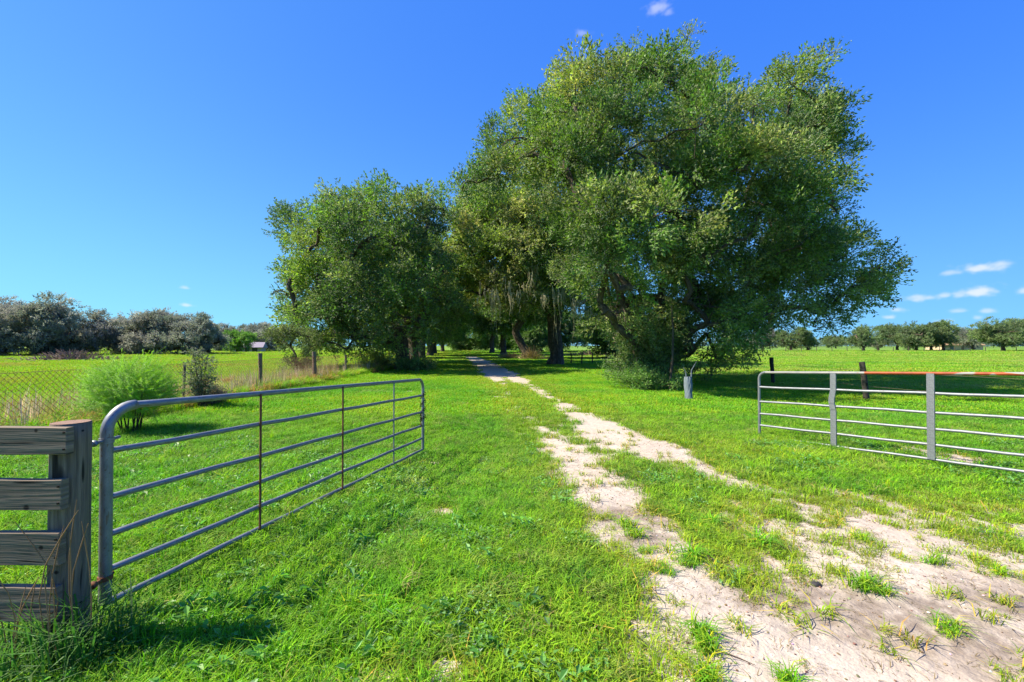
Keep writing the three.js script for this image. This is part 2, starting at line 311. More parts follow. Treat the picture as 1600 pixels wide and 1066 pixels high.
/* ------------------------------------------------------------------ trees */
const mat4 = new THREE.Matrix4(), qA = new THREE.Quaternion(), qB = new THREE.Quaternion(), YUP = V(0, 1, 0);
function placeSpray(p, dir, s, roll, c) { qA.setFromUnitVectors(YUP, dir); qB.setFromAxisAngle(YUP, roll); qA.multiply(qB); return { m: new THREE.Matrix4().compose(p, qA, V(s, s, s)), c }; }

/* fills puffs {c, r:[x,y,z], n, droop, tint} with sprays; coordinates local to the tree */
function foliage(puffs, o) {
  const out = [], p = V(0, 0, 0), dir = V(0, 0, 0);
  for (const b of puffs) {
    const bt = o.colors[Math.floor(R() * o.colors.length)], tone = b.tint ?? bt, kb = rr(.85, 1.15), K = Math.max(4, Math.round((o.knots ?? 11) * rr(.8, 1.2)));
    for (let q = 0; q < K; q++) {                                // a puff is a handful of separate leafy knots
      dir.set(gauss(), gauss() + .1, gauss()).normalize(); const t = rr(.30, .86), c = V(dir.x * b.r[0] * t, dir.y * b.r[1] * t, dir.z * b.r[2] * t).add(b.c);
      const s = rr(.26, .46), kr = [b.r[0] * s * 1.15, b.r[1] * s * .78, b.r[2] * s * 1.15], kc = kb * rr(.8, 1.2), n = Math.round(b.n / K * s * s * 7);
      for (let i = 0; i < n; i++) {
        dir.set(gauss(), gauss(), gauss()).normalize(); const u = Math.pow(R(), .45) * (R() < .12 ? 1.35 : 1);
        p.set(dir.x * kr[0], dir.y * kr[1], dir.z * kr[2]).multiplyScalar(u).add(c);
        if (noise(p.x * o.gap, p.y * o.gap, p.z * o.gap) < (b.open ?? o.open) + rr(-.12, .12)) continue;
        if (p.y < (o.floor ?? .3)) continue;
        const out2 = V(0, 0, 0).subVectors(p, b.c).normalize();
        dir.multiplyScalar(.5).addScaledVector(out2, .45).add(V(gauss() * .5, gauss() * .4 + (b.lift ?? .25) - (b.droop ?? 0), gauss() * .5)).normalize();
        const k = kc * rr(.75, 1.25), v = fbm(p.x * .5, p.y * .5, p.z * .5), cc = mix3(tone, o.hi ?? tone, clamp(v * 2 + rr(-.2, .25)));
        out.push(placeSpray(p, dir, o.size * rr(.7, 1.3), R() * 6.283, [cc[0] * k, cc[1] * k, cc[2] * k]));
      }
    }
  }
  return out;
}
/* limbs: each puff joined to the nearest limb already there, thickness by what a limb carries */
function limbs(base, fork, puffs, r0, o = {}) {
  const nodes = [{ p: base, up: -1, w: 0 }];
  const seg = o.seg ?? 4, lean = o.lean ?? V(0, 0, 0);
  for (let i = 1; i <= seg; i++) { const t = i / seg, q = base.clone().lerp(fork, t); q.x += Math.sin(t * 5 + base.x) * r0 * .3 * (1 - t); q.z += Math.cos(t * 4 + base.z) * r0 * .3 * (1 - t); nodes.push({ p: q, up: i - 1, w: 0 }); }
  const from = Math.max(1, seg - (o.low ?? 1));
  const order = puffs.slice().sort((a, b) => a.c.distanceTo(fork) - b.c.distanceTo(fork)), ends = [];
  for (const b of order) {
    let best = -1, bd = 1e9;
    for (let i = from; i < nodes.length; i++) { const n = nodes[i], d = n.p.distanceTo(b.c) + Math.max(0, n.p.y - b.c.y) * .8 + (n.depth ?? 0) * .15; if (d < bd) { bd = d; best = i; } }
    const a = nodes[best].p, L = a.distanceTo(b.c), k = Math.max(2, Math.round(L / 1.1)); let prev = best;
    for (let i = 1; i <= k; i++) { const t = i / k, q = a.clone().lerp(b.c, t), s = Math.sin(t * Math.PI) * L * .13; q.y += s * (o.arch ?? 1); q.x += gauss() * L * .03; q.z += gauss() * L * .03; nodes.push({ p: q, up: prev, w: 0, depth: (nodes[prev].depth ?? 0) + 1 / k }); prev = nodes.length - 1; }
    ends.push(prev);
    for (let i = 0; i < (o.twigs ?? 5); i++) { const d = V(gauss(), gauss() * .8 + .15, gauss()).normalize(), e = b.c.clone().add(V(d.x * b.r[0], d.y * b.r[1], d.z * b.r[2]).multiplyScalar(rr(.5, .9))), m = b.c.clone().lerp(e, .5); m.y += .1 * b.r[1]; nodes.push({ p: m, up: prev, w: 0 }); nodes.push({ p: e, up: nodes.length - 1, w: 0 }); ends.push(nodes.length - 1); }
  }
  for (const e of ends) for (let i = e; i >= 0; i = nodes[i].up) nodes[i].w++;
  const W0 = nodes[1].w, kids = nodes.map(() => []); nodes.forEach((n, i) => { if (n.up >= 0) kids[n.up].push(i); n.r = Math.max(o.min ?? .012, r0 * Math.pow(n.w / W0, .52)); });
  nodes[0].r = r0 * 1.45;
  const trunk = [], arms = [];
  const run = (start, parent) => {                             // follow the heaviest child
    const path = parent >= 0 ? [parent] : [], ids = []; let i = start;
    for (;;) { path.push(i); ids.push(i); if (!kids[i].length) break; i = kids[i].reduce((a, b) => nodes[a].w >= nodes[b].w ? a : b); }
    const pts = path.map(k => nodes[k].p), rad = path.map((k, q) => parent >= 0 && q === 0 ? nodes[path[1]].r * 1.05 : nodes[k].r);
    if (pts.length > 1) { const big = rad[0] > .06; (parent < 0 ? trunk : arms).push(big && pts.length > 2 ? smooth(pts, rad, parent < 0 ? 12 : 7) : tube(pts, rad, big ? 6 : 3)); }
    for (const k of ids) { const heavy = kids[k].length ? kids[k].reduce((a, b) => nodes[a].w >= nodes[b].w ? a : b) : -1; for (const c of kids[k]) if (c !== heavy) run(c, k); }
  };
  const smooth = (pts, rad, sides) => { const n = pts.length * 2, cv = new THREE.CatmullRomCurve3(pts, false, 'centripetal'), q = [], r = []; for (let i = 0; i <= n; i++) { const t = i / n * (pts.length - 1), a = Math.min(pts.length - 2, Math.floor(t)); q.push(cv.getPoint(i / n)); r.push(mix(rad[a], rad[a + 1], t - a)); } return tube(q, r, sides, .28, 1); };
  run(0, -1);
  return { trunk, arms };
}
/* hanging moss: bunches of ragged strands below a point */
function mossBunch(p, len, n, wide, out) {
  for (let i = 0; i < n; i++) {
    const q = V(p.x + gauss() * wide, p.y + gauss() * .15, p.z + gauss() * wide), L = len * rr(.35, 1), pts = [], rad = [], k = 5, ph = R() * 6, dr = V(gauss() * .13 + .05, 0, gauss() * .1);
    for (let j = 0; j <= k; j++) { const t = j / k; pts.push(V(q.x + dr.x * t * L + Math.sin(ph + t * 7) * .07 * (.4 + t), q.y - t * L, q.z + dr.z * t * L + Math.cos(ph * 1.7 + t * 6) * .07)); rad.push(.030 * rr(.4, 1.5) * (1 - t * .8)); }
    const g = tube(pts, rad, 3), c = rr(.75, 1.2), col = []; for (let j = 0; j < g.attributes.position.count; j++) col.push(.50 * c, .47 * c, .27 * c); g.setAttribute('color', new THREE.Float32BufferAttribute(col, 3)); out.push(g);
  }
}

const OAK = [[.070, .175, .012], [.100, .225, .013], [.140, .260, .016], [.060, .150, .016]], OAKHI = [.28, .36, .06];
const sprayOak = spray(101, { n: 30, len: .55, L: .118, W: .42, vary: .5, odd: [2.0, 1.5, 2.2], oddShare: .16 });
const sprayFar = spray(102, { n: 18, len: .9, L: .30, W: .55, vary: .4 });
const sprayGrey = spray(107, { n: 20, len: .9, L: .26, W: .5, vary: .22, oddShare: 0 });
const sprayMid = spray(103, { n: 24, len: .7, L: .165, W: .46, vary: .5, odd: [1.9, 1.45, 2.0], oddShare: .16 });

/* a tree whose crown is traced as puffs: [x, y, radius px, options], seen at distance d; puffs before and behind the outline give it depth */
function tracedTree(name, label, o) {
  const base = P(o.base[0], HY, o.d); base.y = height(base.x, base.z) - .1;
  const t = thing(name, label, 'tree', [base.x, base.y, base.z], o.group);
  reseed(o.seed);
  const pts = o.puffs.map(q => q), cx = o.centre[0], cy = o.centre[1], rx = o.centre[2], ry = o.centre[3], puffs = [];
  const add = (px, py, rp, d, opt, nk = 1) => {
    const c = P(px, py, d).sub(base), r = Math.max(.35, rp / F * d - .18), k = [r * rr(.95, 1.15), r * rr(.85, 1.0), r * rr(.95, 1.15)];
    puffs.push({ c, r: k, n: Math.round(o.density * r * r * nk * (opt?.dens ?? 1)), ...opt });
  };
  for (const [px, py, rp, opt] of pts) {
    const rho = Math.min(1, Math.hypot((px - cx) / rx, (py - cy) / ry)), reach = o.deep * Math.sqrt(1 - rho * rho);
    const f = opt?.at ?? 1; add(px, py, rp, o.d - (reach * f * rr(.55, 1)), opt);
    if (rho < .93 && !opt?.single) { add(px + rr(-30, 30), py + rr(-15, 15), rp, o.d + reach * rr(.5, 1), opt, .6); if (reach > o.deep * .55) add(px + rr(-20, 20), py + rr(-20, 20), rp, o.d + rr(-.3, .3) * reach, opt, .5); }
  }
  const fork = P(o.fork[0], o.fork[1], o.d).sub(base);
  const l = limbs(V(0, 0, 0), fork, puffs, o.r0, { seg: 5, low: o.low ?? 1, twigs: o.twigs ?? 4, arch: .8 });
  const stems = l.trunk;
  for (const [fx, fy, r] of o.stems ?? []) { const e = P(fx, fy, o.d - .4).sub(base); stems.push(tube(curve([V(rr(-.3, .3), .1, rr(-.2, .3)), e.clone().multiplyScalar(.5).add(V(rr(-.2, .2), 0, .3)), e], 10), Array.from({ length: 11 }, (_, i) => r * (1.25 - i * .06)), 10, .3)); }
  part('trunk', stems, M.bark, t);
  if (l.arms.length) part('branch', l.arms, M.bark, t);
  instanced('crown', o.spray ?? sprayOak, M.leaf, foliage(puffs, { gap: .6, open: o.open ?? -.22, size: o.size ?? 1, colors: o.colors ?? OAK, hi: o.hi ?? OAKHI, floor: o.floor }), t);
  for (const c of t.children) if (/crown|branch/.test(c.name)) c.userData.kind = 'stuff';
  if (o.moss) { const out = [], low = (px) => px < 800 ? 462 : px < 880 ? 458 : mix(468, 515, clamp((px - 880) / 80)); for (let i = 0; i < 64; i++) { const px = 745 + 225 * R(), q = P(px, low(px) - rr(-6, 46), o.d - rr(3, 8.5)).sub(base); mossBunch(q, rr(.7, 2.9), 3 + Math.floor(R() * 7), rr(.12, .6), out); } for (const [px, len] of [[769, 4.4], [776, 3.4], [866, 4.6], [872, 3.6], [897, 3.2]]) mossBunch(P(px, low(px) - 10, o.d - 7.5).sub(base), len, 4, .12, out); const m = part('spanish_moss', out, M.moss, t); m.userData.label = 'pale hanging moss'; m.userData.kind = 'stuff'; }
  return t;
}

tracedTree('oak_tree', 'tallest oak, big spreading crown over the right side of the dirt road', {
  base: [1003], d: 20, fork: [1000, 478], r0: .48, low: 3, seed: 11, deep: 6.2, centre: [1060, 300, 360, 270], density: 132, floor: .6, open: -.12,
  stems: [[968, 455, .26], [1035, 440, .24], [1060, 500, .16]],
  puffs: [[900, 150, 70], [962, 130, 58], [1036, 122, 52], [1060, 72, 20], [1034, 92, 28], [850, 182, 62], [822, 240, 60], [800, 215, 34], [775, 270, 34], [745, 285, 34], [722, 300, 20], [1118, 150, 52, { open: -.1 }], [1090, 200, 72], [1180, 165, 46, { open: -.05 }], [1240, 130, 42], [1278, 105, 30], [1298, 82, 16], [1300, 180, 36], [1255, 205, 66], [1312, 235, 32], [1180, 245, 76],
    [880, 255, 82], [980, 235, 92], [1085, 290, 92], [1200, 320, 84, { open: -.1 }], [1282, 300, 50, { open: -.05 }], [1310, 330, 26, { dens: .9 }], [1250, 385, 60, { open: -.14, dens: 1.15 }], [1322, 400, 50, { open: -.1, dens: 1.2 }], [1372, 418, 26, { open: -.08, dens: 1.3 }], [1250, 430, 70, { open: -.14, dens: 1.15 }], [1325, 455, 48, { open: -.1, dens: 1.2 }], [1362, 455, 28, { open: -.06, dens: 1.3 }], [1285, 490, 36, { open: -.05, dens: 1.1 }], [1225, 480, 42, { open: -.06, dens: 1.1 }],
    [1170, 440, 66, { open: -.05 }], [1112, 400, 72], [1085, 370, 60], [1020, 340, 88], [940, 335, 72], [1048, 405, 58], [948, 420, 48], [1072, 470, 56], [1105, 505, 48], [955, 375, 50], [985, 450, 38], [945, 435, 40], [915, 430, 34], [968, 490, 38, { droop: .3 }], [975, 520, 36], [982, 562, 34, { droop: .3 }], [950, 490, 32, { droop: .3 }], [1085, 548, 36, { droop: .5 }], [1140, 545, 30, { droop: .5, open: -.05 }], [1165, 515, 34, { droop: .4, open: -.02 }], [1055, 565, 38, { droop: .4, dens: 1.4 }], [1110, 480, 50], [1150, 500, 44, { droop: .3 }], [1180, 545, 20, { droop: .5 }], [1395, 430, 14, { dens: 1.4 }], [1390, 445, 14, { dens: 1.4 }], [1120, 560, 16, { droop: .6 }], [1010, 560, 30], [1030, 590, 22], [1300, 510, 16, { open: -.05, dens: 1.1 }]],
});
tracedTree('oak_tree', 'oak with pale moss hanging under its crown beside the dirt road', {
  base: [868], d: 39, fork: [866, 505], r0: .62, low: 1, seed: 23, deep: 6, centre: [800, 400, 130, 130], density: 75, size: 1.15, open: -.2, spray: sprayMid, colors: [[.22, .36, .025], [.30, .40, .04], [.17, .31, .02]], hi: [.52, .55, .14], floor: 2,
  puffs: [[760, 345, 48], [735, 390, 46], [712, 420, 30], [790, 395, 60], [840, 400, 60], [770, 440, 46], [815, 455, 46], [865, 445, 50], [905, 455, 40], [935, 480, 36], [960, 500, 26], [730, 360, 30], [850, 350, 60], [900, 390, 50], [800, 330, 50], [725, 455, 24], [760, 300, 34], [880, 300, 50]],
  moss: true,

});
tracedTree('oak_tree', 'full rounded oak behind the swung-open left gate, left of the dirt road', {
  base: [629], d: 31, fork: [622, 500], r0: .50, low: 2, seed: 37, deep: 6, centre: [565, 430, 150, 150], density: 84, size: .98, open: -.11, spray: sprayMid, floor: 1.6,
  colors: [[.095, .225, .014], [.13, .275, .018], [.085, .19, .022], [.19, .33, .022]], hi: [.33, .43, .08],
  puffs: [[548, 322, 38], [600, 318, 38], [643, 330, 36], [500, 350, 46], [520, 322, 24], [482, 392, 34], [462, 425, 24], [458, 462, 26], [470, 495, 26], [456, 525, 24], [505, 535, 26], [500, 430, 52], [560, 385, 72], [625, 385, 62], [668, 350, 32], [686, 326, 15], [684, 400, 28], [650, 440, 60], [585, 462, 72], [515, 495, 52], [555, 530, 40], [615, 515, 50], [680, 470, 46], [655, 505, 36]],
});
/* the rest of the avenue, with crowns grown from a height and a width */
function grownPuffs(h, rad, low, n, density, squash = .62) {
  const out = [], cy = (h + low) / 2 + .3, ry = (h - low) / 2;
  for (let i = 0; i < n; i++) { const d = V(gauss(), gauss(), gauss()).normalize(), t = .45 + .32 * R(), r = rad * rr(.26, .42); out.push({ c: V(d.x * rad * t, cy + d.y * ry * t, d.z * rad * t), r: [r, r * squash * 1.25, r], n: Math.round(density * r * r) }); }
  return out;
}
function grownTree(name, label, category, x, z, o) {
  const t = thing(name, label, category, [x, height(x, z) - .05, z], o.group);
  reseed(o.seed);
  const puffs = grownPuffs(o.h, o.rad, o.low, o.n ?? 22, o.density ?? 40, o.squash);
  const l = limbs(V(0, 0, 0), V((o.tilt ?? 0) * o.low, Math.max(1.3, o.low * 1.15 + .2), 0), puffs, o.r0, { seg: 3, low: 1, twigs: 2, min: .025 });
  part('trunk', l.trunk, M.bark, t); if (l.arms.length) part('branch', l.arms, M.bark, t);
  instanced('crown', o.spray ?? sprayFar, M.leaf, foliage(puffs, { gap: o.gap ?? .5, open: o.open ?? -.25, size: o.size ?? 1, colors: o.colors ?? OAK, hi: o.hi ?? OAKHI, floor: o.floor ?? .4 }), t);
  for (const c of t.children) if (/crown|branch/.test(c.name)) c.userData.kind = 'stuff';
  if (o.moss) { const out = []; for (let i = 0; i < o.moss; i++) { const b = puffs[Math.floor(R() * puffs.length)]; mossBunch(V(b.c.x + gauss() * b.r[0], b.c.y - b.r[1] * rr(-.4, .9), b.c.z + gauss() * b.r[2]), rr(1, 2.6), 5, .5, out); } part('spanish_moss', out, M.moss, t).userData.kind = 'stuff'; }
  return t;
}
const AV = { colors: [[.085, .19, .02], [.11, .24, .024], [.14, .28, .03]], hi: [.22, .36, .05] };
for (const [i, [x, z, h, rad, low, tilt, label]] of [
  [-10.6, -45, 13, 7.2, 3.2, 0, 'dark avenue oak directly behind the rounded oak, second trunk of the left row'],
  [-12.6, -58, 13.5, 7.2, 3.2, .1, 'third trunk of the oaks on the left of the avenue'],
  [-14.4, -74, 14, 7.5, 3.4, 0, 'fourth trunk of the oaks on the left of the avenue'],
  [-17.0, -92, 14, 7.5, 3.2, 0, 'fifth trunk of the oaks on the left of the avenue'],
  [2.2, -58, 14, 7.4, 3.6, -.55, 'leaning dark-trunked oak beside the tan dry brush along the avenue'],
  [-1.6, -76, 14, 7.2, 3.2, 0, 'avenue oak deeper in the right row, behind the leaning trunk'],
  [-4.6, -96, 14.5, 8, 3, 0, 'small-looking far oak of the right row near the end of the road'],
  [4.5, -112, 13, 8, -1, 0, 'bushy oak behind the right row, seen between the moss-hung oak and the leaning one'],
  [14, -120, 12, 8, -1, 0, 'low-branched oak beyond the brush pile, right of the moss-hung oak trunk'],
  [15, -62, 8.5, 5.5, -1, 0, 'low leafy tree closing the gap between the moss-hung oak and the tallest oak'],
  [-3, -150, 13, 9, -1.5, 0, 'farthest bushy tree just right of the avenue end'],
  [-32, -130, 13, 9, -1.5, 0, 'low bushy tree behind the left row of oaks'],
  [-24, -88, 11, 6, -1.2, 0, 'shaggy tree behind the rounded oak, seen low between trunks'],
  [-19.5, -118, 15, 9, 3, 0, 'far oak closing the left row at the end of the avenue'],
  [-15.0, -150, 14, 10, -1.5, 0, 'farthest oak seen straight down the end of the dirt road'],
].entries()) grownTree('avenue_oak', label, 'tree', x, z, { ...AV, h, rad, low: low - .5, tilt, r0: .5, seed: 200 + i * 7, n: 26, density: z > -60 ? 62 : 40, size: z > -60 ? .72 : 1, moss: i % 2 ? 10 : 4, group: 'oaks lining the dirt road' });

/* moss-grey oaks beyond the left pasture */
const GREY = { colors: [[.21, .245, .18], [.28, .29, .245], [.17, .21, .15], [.13, .18, .12]], hi: [.37, .37, .33], spray: sprayGrey };
for (const [i, [px, d, h, rad, low, label]] of [
  [-20, 70, 10.2, 9, 1.2, 'broad grey-green oak cut by the left edge of the picture'], [75, 72, 9.6, 7.5, 1.4, 'grey mossy oak next to the one at the left picture edge'], [122, 76, 8.6, 5.5, 1.2, 'dark oak at the right end of the nearer grey clump'],
  [190, 82, 7.6, 5, 1.2, 'thin grey oak left of the mossy pair across the pasture'], [236, 80, 8.4, 6, 1.2, 'grey moss-draped oak in the middle of the far left group'], [288, 80, 8.3, 6.2, 1.2, 'grey moss-draped oak behind the feathery bush and sparse shrub'], [325, 88, 7, 4, 1, 'low grey oak at the right end of the mossy far group'],
  [352, 132, 8, 6, 1.5, 'hazy small oak left of the bright green tree'], [405, 135, 8.6, 8, 1.5, 'hazy oak behind the bright green tree and roof'],
].entries()) { const p = P(px, HY, d); grownTree('mossy_oak', label, 'tree', p.x, p.z, { ...GREY, h, rad, low: -1.4, r0: .45, seed: 400 + i * 9, n: 34, density: 36, size: .8, open: -.15, moss: d < 100 ? 26 : 0 }); }
{ const p = P(370, HY, 112); grownTree('bright_tree', 'bright lime-green round tree standing left of the grey roof', 'tree', p.x, p.z, { colors: [[.16, .38, .02], [.12, .30, .02]], hi: [.24, .46, .03], h: 5.2, rad: 4.4, low: .5, r0: .25, seed: 501, n: 18, density: 60, size: .75 }); }
{ const p = P(462, HY, 25); grownTree('young_tree', 'low light-green leafy tree hugging the wire fence, left of the rounded oak', 'tree', p.x, p.z, { colors: [[.13, .21, .03], [.10, .17, .03]], hi: [.28, .33, .08], h: 3.3, rad: 1.7, low: -.6, r0: .08, seed: 511, n: 16, density: 260, size: .42, spray: sprayMid, open: -.2, gap: 1.2 }); }

/* oaks across the right pasture */
const FIELD = { colors: [[.12, .22, .05], [.15, .26, .055], [.10, .19, .06]], hi: [.26, .35, .10] };
for (const [i, [px, d, h, rad, low, label, hue]] of [
  [1192, 150, 7.4, 7, .8, 'pale grey oak seen under the hanging branches, left of the low pasture oaks', 1], [1236, 140, 7, 6.4, .9, 'wide low oak under the long drooping bough of the tallest oak'], [1263, 142, 5.0, 3.4, .5, 'small round oak beside the wide one under the bough'],
  [1306, 260, 7.5, 9, 1, 'small hazy oak far beyond the pasture fence'],
  [1349, 128, 7.4, 4.2, .5, 'single round oak standing apart in front of the blue sky'], [1372, 165, 5, 4, .8, 'small dull oak just right of the lone round one', 1],
  [1402, 150, 9.6, 7.4, .8, 'left oak of the touching row past the right gate'], [1432, 140, 8.8, 6.4, .6, 'second oak of the touching row past the right gate'], [1474, 140, 9.4, 6.4, 1.8, 'oak with clear trunk beside the tan roof'], [1455, 152, 7.4, 6, 1, 'low oak tucked behind the clear-trunked one'],
  [1520, 160, 9, 7.5, 1.2, 'thin-leaved oak just right of the tan roof', 1], [1568, 122, 10.4, 7.6, 1.4, 'tallest pasture oak near the right picture edge'], [1610, 126, 8.6, 6.6, 1.2, 'pasture oak cut off by the right picture edge'],
].entries()) { const p = P(px, HY, d); const hz = hue ? GREY : FIELD; grownTree('pasture_oak', label, 'tree', p.x, p.z, { ...hz, h, rad, low, r0: .4, seed: 600 + i * 5, n: 20, density: 36, size: .85, open: -.18, gap: .4 }); }

/* a far wood that reads as one band */
{
  reseed(900); const it = [];
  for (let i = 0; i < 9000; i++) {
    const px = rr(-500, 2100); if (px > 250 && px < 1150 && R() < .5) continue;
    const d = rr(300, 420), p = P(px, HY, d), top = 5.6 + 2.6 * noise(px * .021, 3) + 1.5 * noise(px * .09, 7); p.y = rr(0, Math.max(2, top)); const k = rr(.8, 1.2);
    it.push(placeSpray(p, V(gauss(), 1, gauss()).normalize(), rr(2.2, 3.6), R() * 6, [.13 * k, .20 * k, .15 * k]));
  }
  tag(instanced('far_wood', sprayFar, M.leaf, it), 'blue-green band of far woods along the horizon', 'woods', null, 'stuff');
}

/* ------------------------------------------------------------------ gates */
function tubeStraight(a, b, r, sides = 12) { const n = Math.max(1, Math.round(a.distanceTo(b) / .4)); const pts = [], rad = []; for (let i = 0; i <= n; i++) { pts.push(a.clone().lerp(b, i / n)); rad.push(r); } return tube(pts, rad, sides, 0, 2); }
/* hinge and free ends given as bottom and top points; bars as shares from the top */
function makeGate(t, A0, A1, B0, B1, o) {
  const at = (u, v) => A1.clone().lerp(B1, u).lerp(A0.clone().lerp(B0, u), v), L = A0.distanceTo(B0), rc = o.corner, uL = rc / L, H = A0.distanceTo(A1), vH = rc / H;
  const arc = (u0, s, k = 8) => Array.from({ length: k + 1 }, (_, i) => { const a = i / k * Math.PI / 2; return at(u0 + s * uL * (1 - Math.sin(a)), vH * (1 - Math.cos(a))); });
  const topPts = []; for (let i = 1; i < 16; i++) topPts.push(at(mix(uL, 1 - uL, i / 16), 0));
  const la = arc(0, 1).reverse(), ra = arc(1, -1);                      // la: upright end -> top
  const post = (u, s) => [at(u, 1.0), at(u, .66), at(u, .34)];
  part('end_tube', tube([...post(0), ...la], Array(3 + la.length).fill(o.rEnd), 14, 0, 2), M.zinc, t); part('end_tube', tube([...ra, ...post(1).reverse()], Array(3 + ra.length).fill(o.rEnd2 ?? o.rEnd), 14, 0, 2), M.zinc, t);
  const seam = part('top_rail', tube([la[la.length - 1], ...topPts, ra[0]], Array(2 + topPts.length).fill(o.rTop), 14, 0, 2), o.topMat ?? M.zinc, t); if (o.topLabel) seam.userData.label = o.topLabel;
  for (const v of o.bars) part('rail', tube(Array.from({ length: 13 }, (_, i) => { const p = at(i / 12, v); p.y += Math.sin(i * 2.1 + v * 9) * .004; return p; }), Array(13).fill(v === 1 ? o.rLow : o.rBar), 12, 0, 2), M.zinc, t);
  return at;
}
/* left gate: hinged on the wooden post, swung open away from the camera */
{
  const dN = 2.75, dF = 7.69, N = (y) => P(168, y, dN), Fp = (y) => P(661, y, dF);
  const t = thing('metal_gate', 'grey tube farm gate hung on the round wooden post, with thin rusty uprights', 'gate');
  const A0 = N(940), A1 = N(636), B0 = Fp(702), B1 = Fp(593); const o0 = V(A0.x, 0, A0.z); t.position.copy(o0);
  for (const p of [A0, A1, B0, B1]) p.sub(o0);
  const at = makeGate(t, A0, A1, B0, B1, { corner: .17, rEnd: .034, rEnd2: .026, rTop: .025, rBar: .0205, rLow: .020, bars: [.228, .462, .655, .838, 1] });
  const front = V(B0.z - A0.z, 0, -(B0.x - A0.x)).normalize().multiplyScalar(-1); if (front.z < 0 && front.x < 0) front.multiplyScalar(-1);
  for (const [px, m] of [[405, M.rustBrace], [533.5, M.rustBrace], [613.5, M.zinc]]) {   // thin uprights
    let u = 0; for (let i = 0; i < 500; i++) { const q = at(i / 500, .5).add(o0); if (CX + q.x / -q.z * F < px) u = i / 500; }
    const a = at(u, 0).addScaledVector(front, .024), b = at(u, 1).addScaledVector(front, .024); const s = part('upright', tubeStraight(a, b, .011, 8), m, t); if (m === M.rustBrace && px < 500) s.userData.label = 'brown rusted upright';
  }
  // upper hinge: strap round the end tube and bolt into the post; lower hinge rusty
  const hy = v => at(0, v); const h1 = hy(.17), postDir = V(-2.606, 0, -2.5).sub(V(h1.x + o0.x, 0, h1.z + o0.z)).normalize();
  const hb = [tubeStraight(h1.clone().addScaledVector(postDir, -.10), h1.clone().addScaledVector(postDir, .17), .011, 10), tubeStraight(h1.clone().addScaledVector(postDir, .085), h1.clone().addScaledVector(postDir, .105), .022, 6), tubeStraight(h1.clone().addScaledVector(postDir, .115), h1.clone().addScaledVector(postDir, .132), .019, 6)];
  const strap = new THREE.CylinderGeometry(.039, .039, .034, 20); strap.translate(h1.x, h1.y, h1.z); part('hinge', [...hb, strap], M.zinc, t);
  const h2 = hy(.87), low = part('hinge', [tubeStraight(h2.clone().addScaledVector(postDir, -.06), h2.clone().addScaledVector(postDir, .18), .011, 8), (() => { const c = new THREE.CylinderGeometry(.0395, .0395, .03, 18); c.translate(h2.x, h2.y, h2.z); return c; })(), tubeStraight(h2.clone().addScaledVector(postDir, .08), h2.clone().addScaledVector(postDir, .105), .024, 6)], M.rustBrace, t); low.userData.label = 'rusty lower hinge';
  // chain wrapped on the free end, with a padlock
  const links = []; reseed(77);
  for (let i = 0; i < 22; i++) { const v = mix(.20, .60, i / 21), q = at(1, v), a = i * 1.1, g = new THREE.TorusGeometry(.017, .0048, 5, 10); g.scale(1, 1.5, 1); g.rotateZ(.4); g.rotateY(a); g.translate(q.x + Math.cos(a) * .036, q.y, q.z + Math.sin(a) * .036); links.push(g); }
  for (let i = 0; i < 6; i++) { const q = at(.985, .47 + i * .024), g = new THREE.TorusGeometry(.016, .0045, 5, 10); g.scale(1, 1.5, 1); g.rotateY(i * 1.57); g.translate(q.x, q.y, q.z + .03); links.push(g); }
  part('chain', links, M.iron, t);
  const q = at(.984, .63), body = new THREE.CylinderGeometry(.022, .022, .05, 12); body.scale(1, 1, .6); body.translate(q.x, q.y - .02, q.z + .03); const sh = new THREE.TorusGeometry(.016, .004, 6, 12, Math.PI); sh.translate(q.x, q.y + .006, q.z + .03); part('padlock', [body, sh], M.brass, t);
}
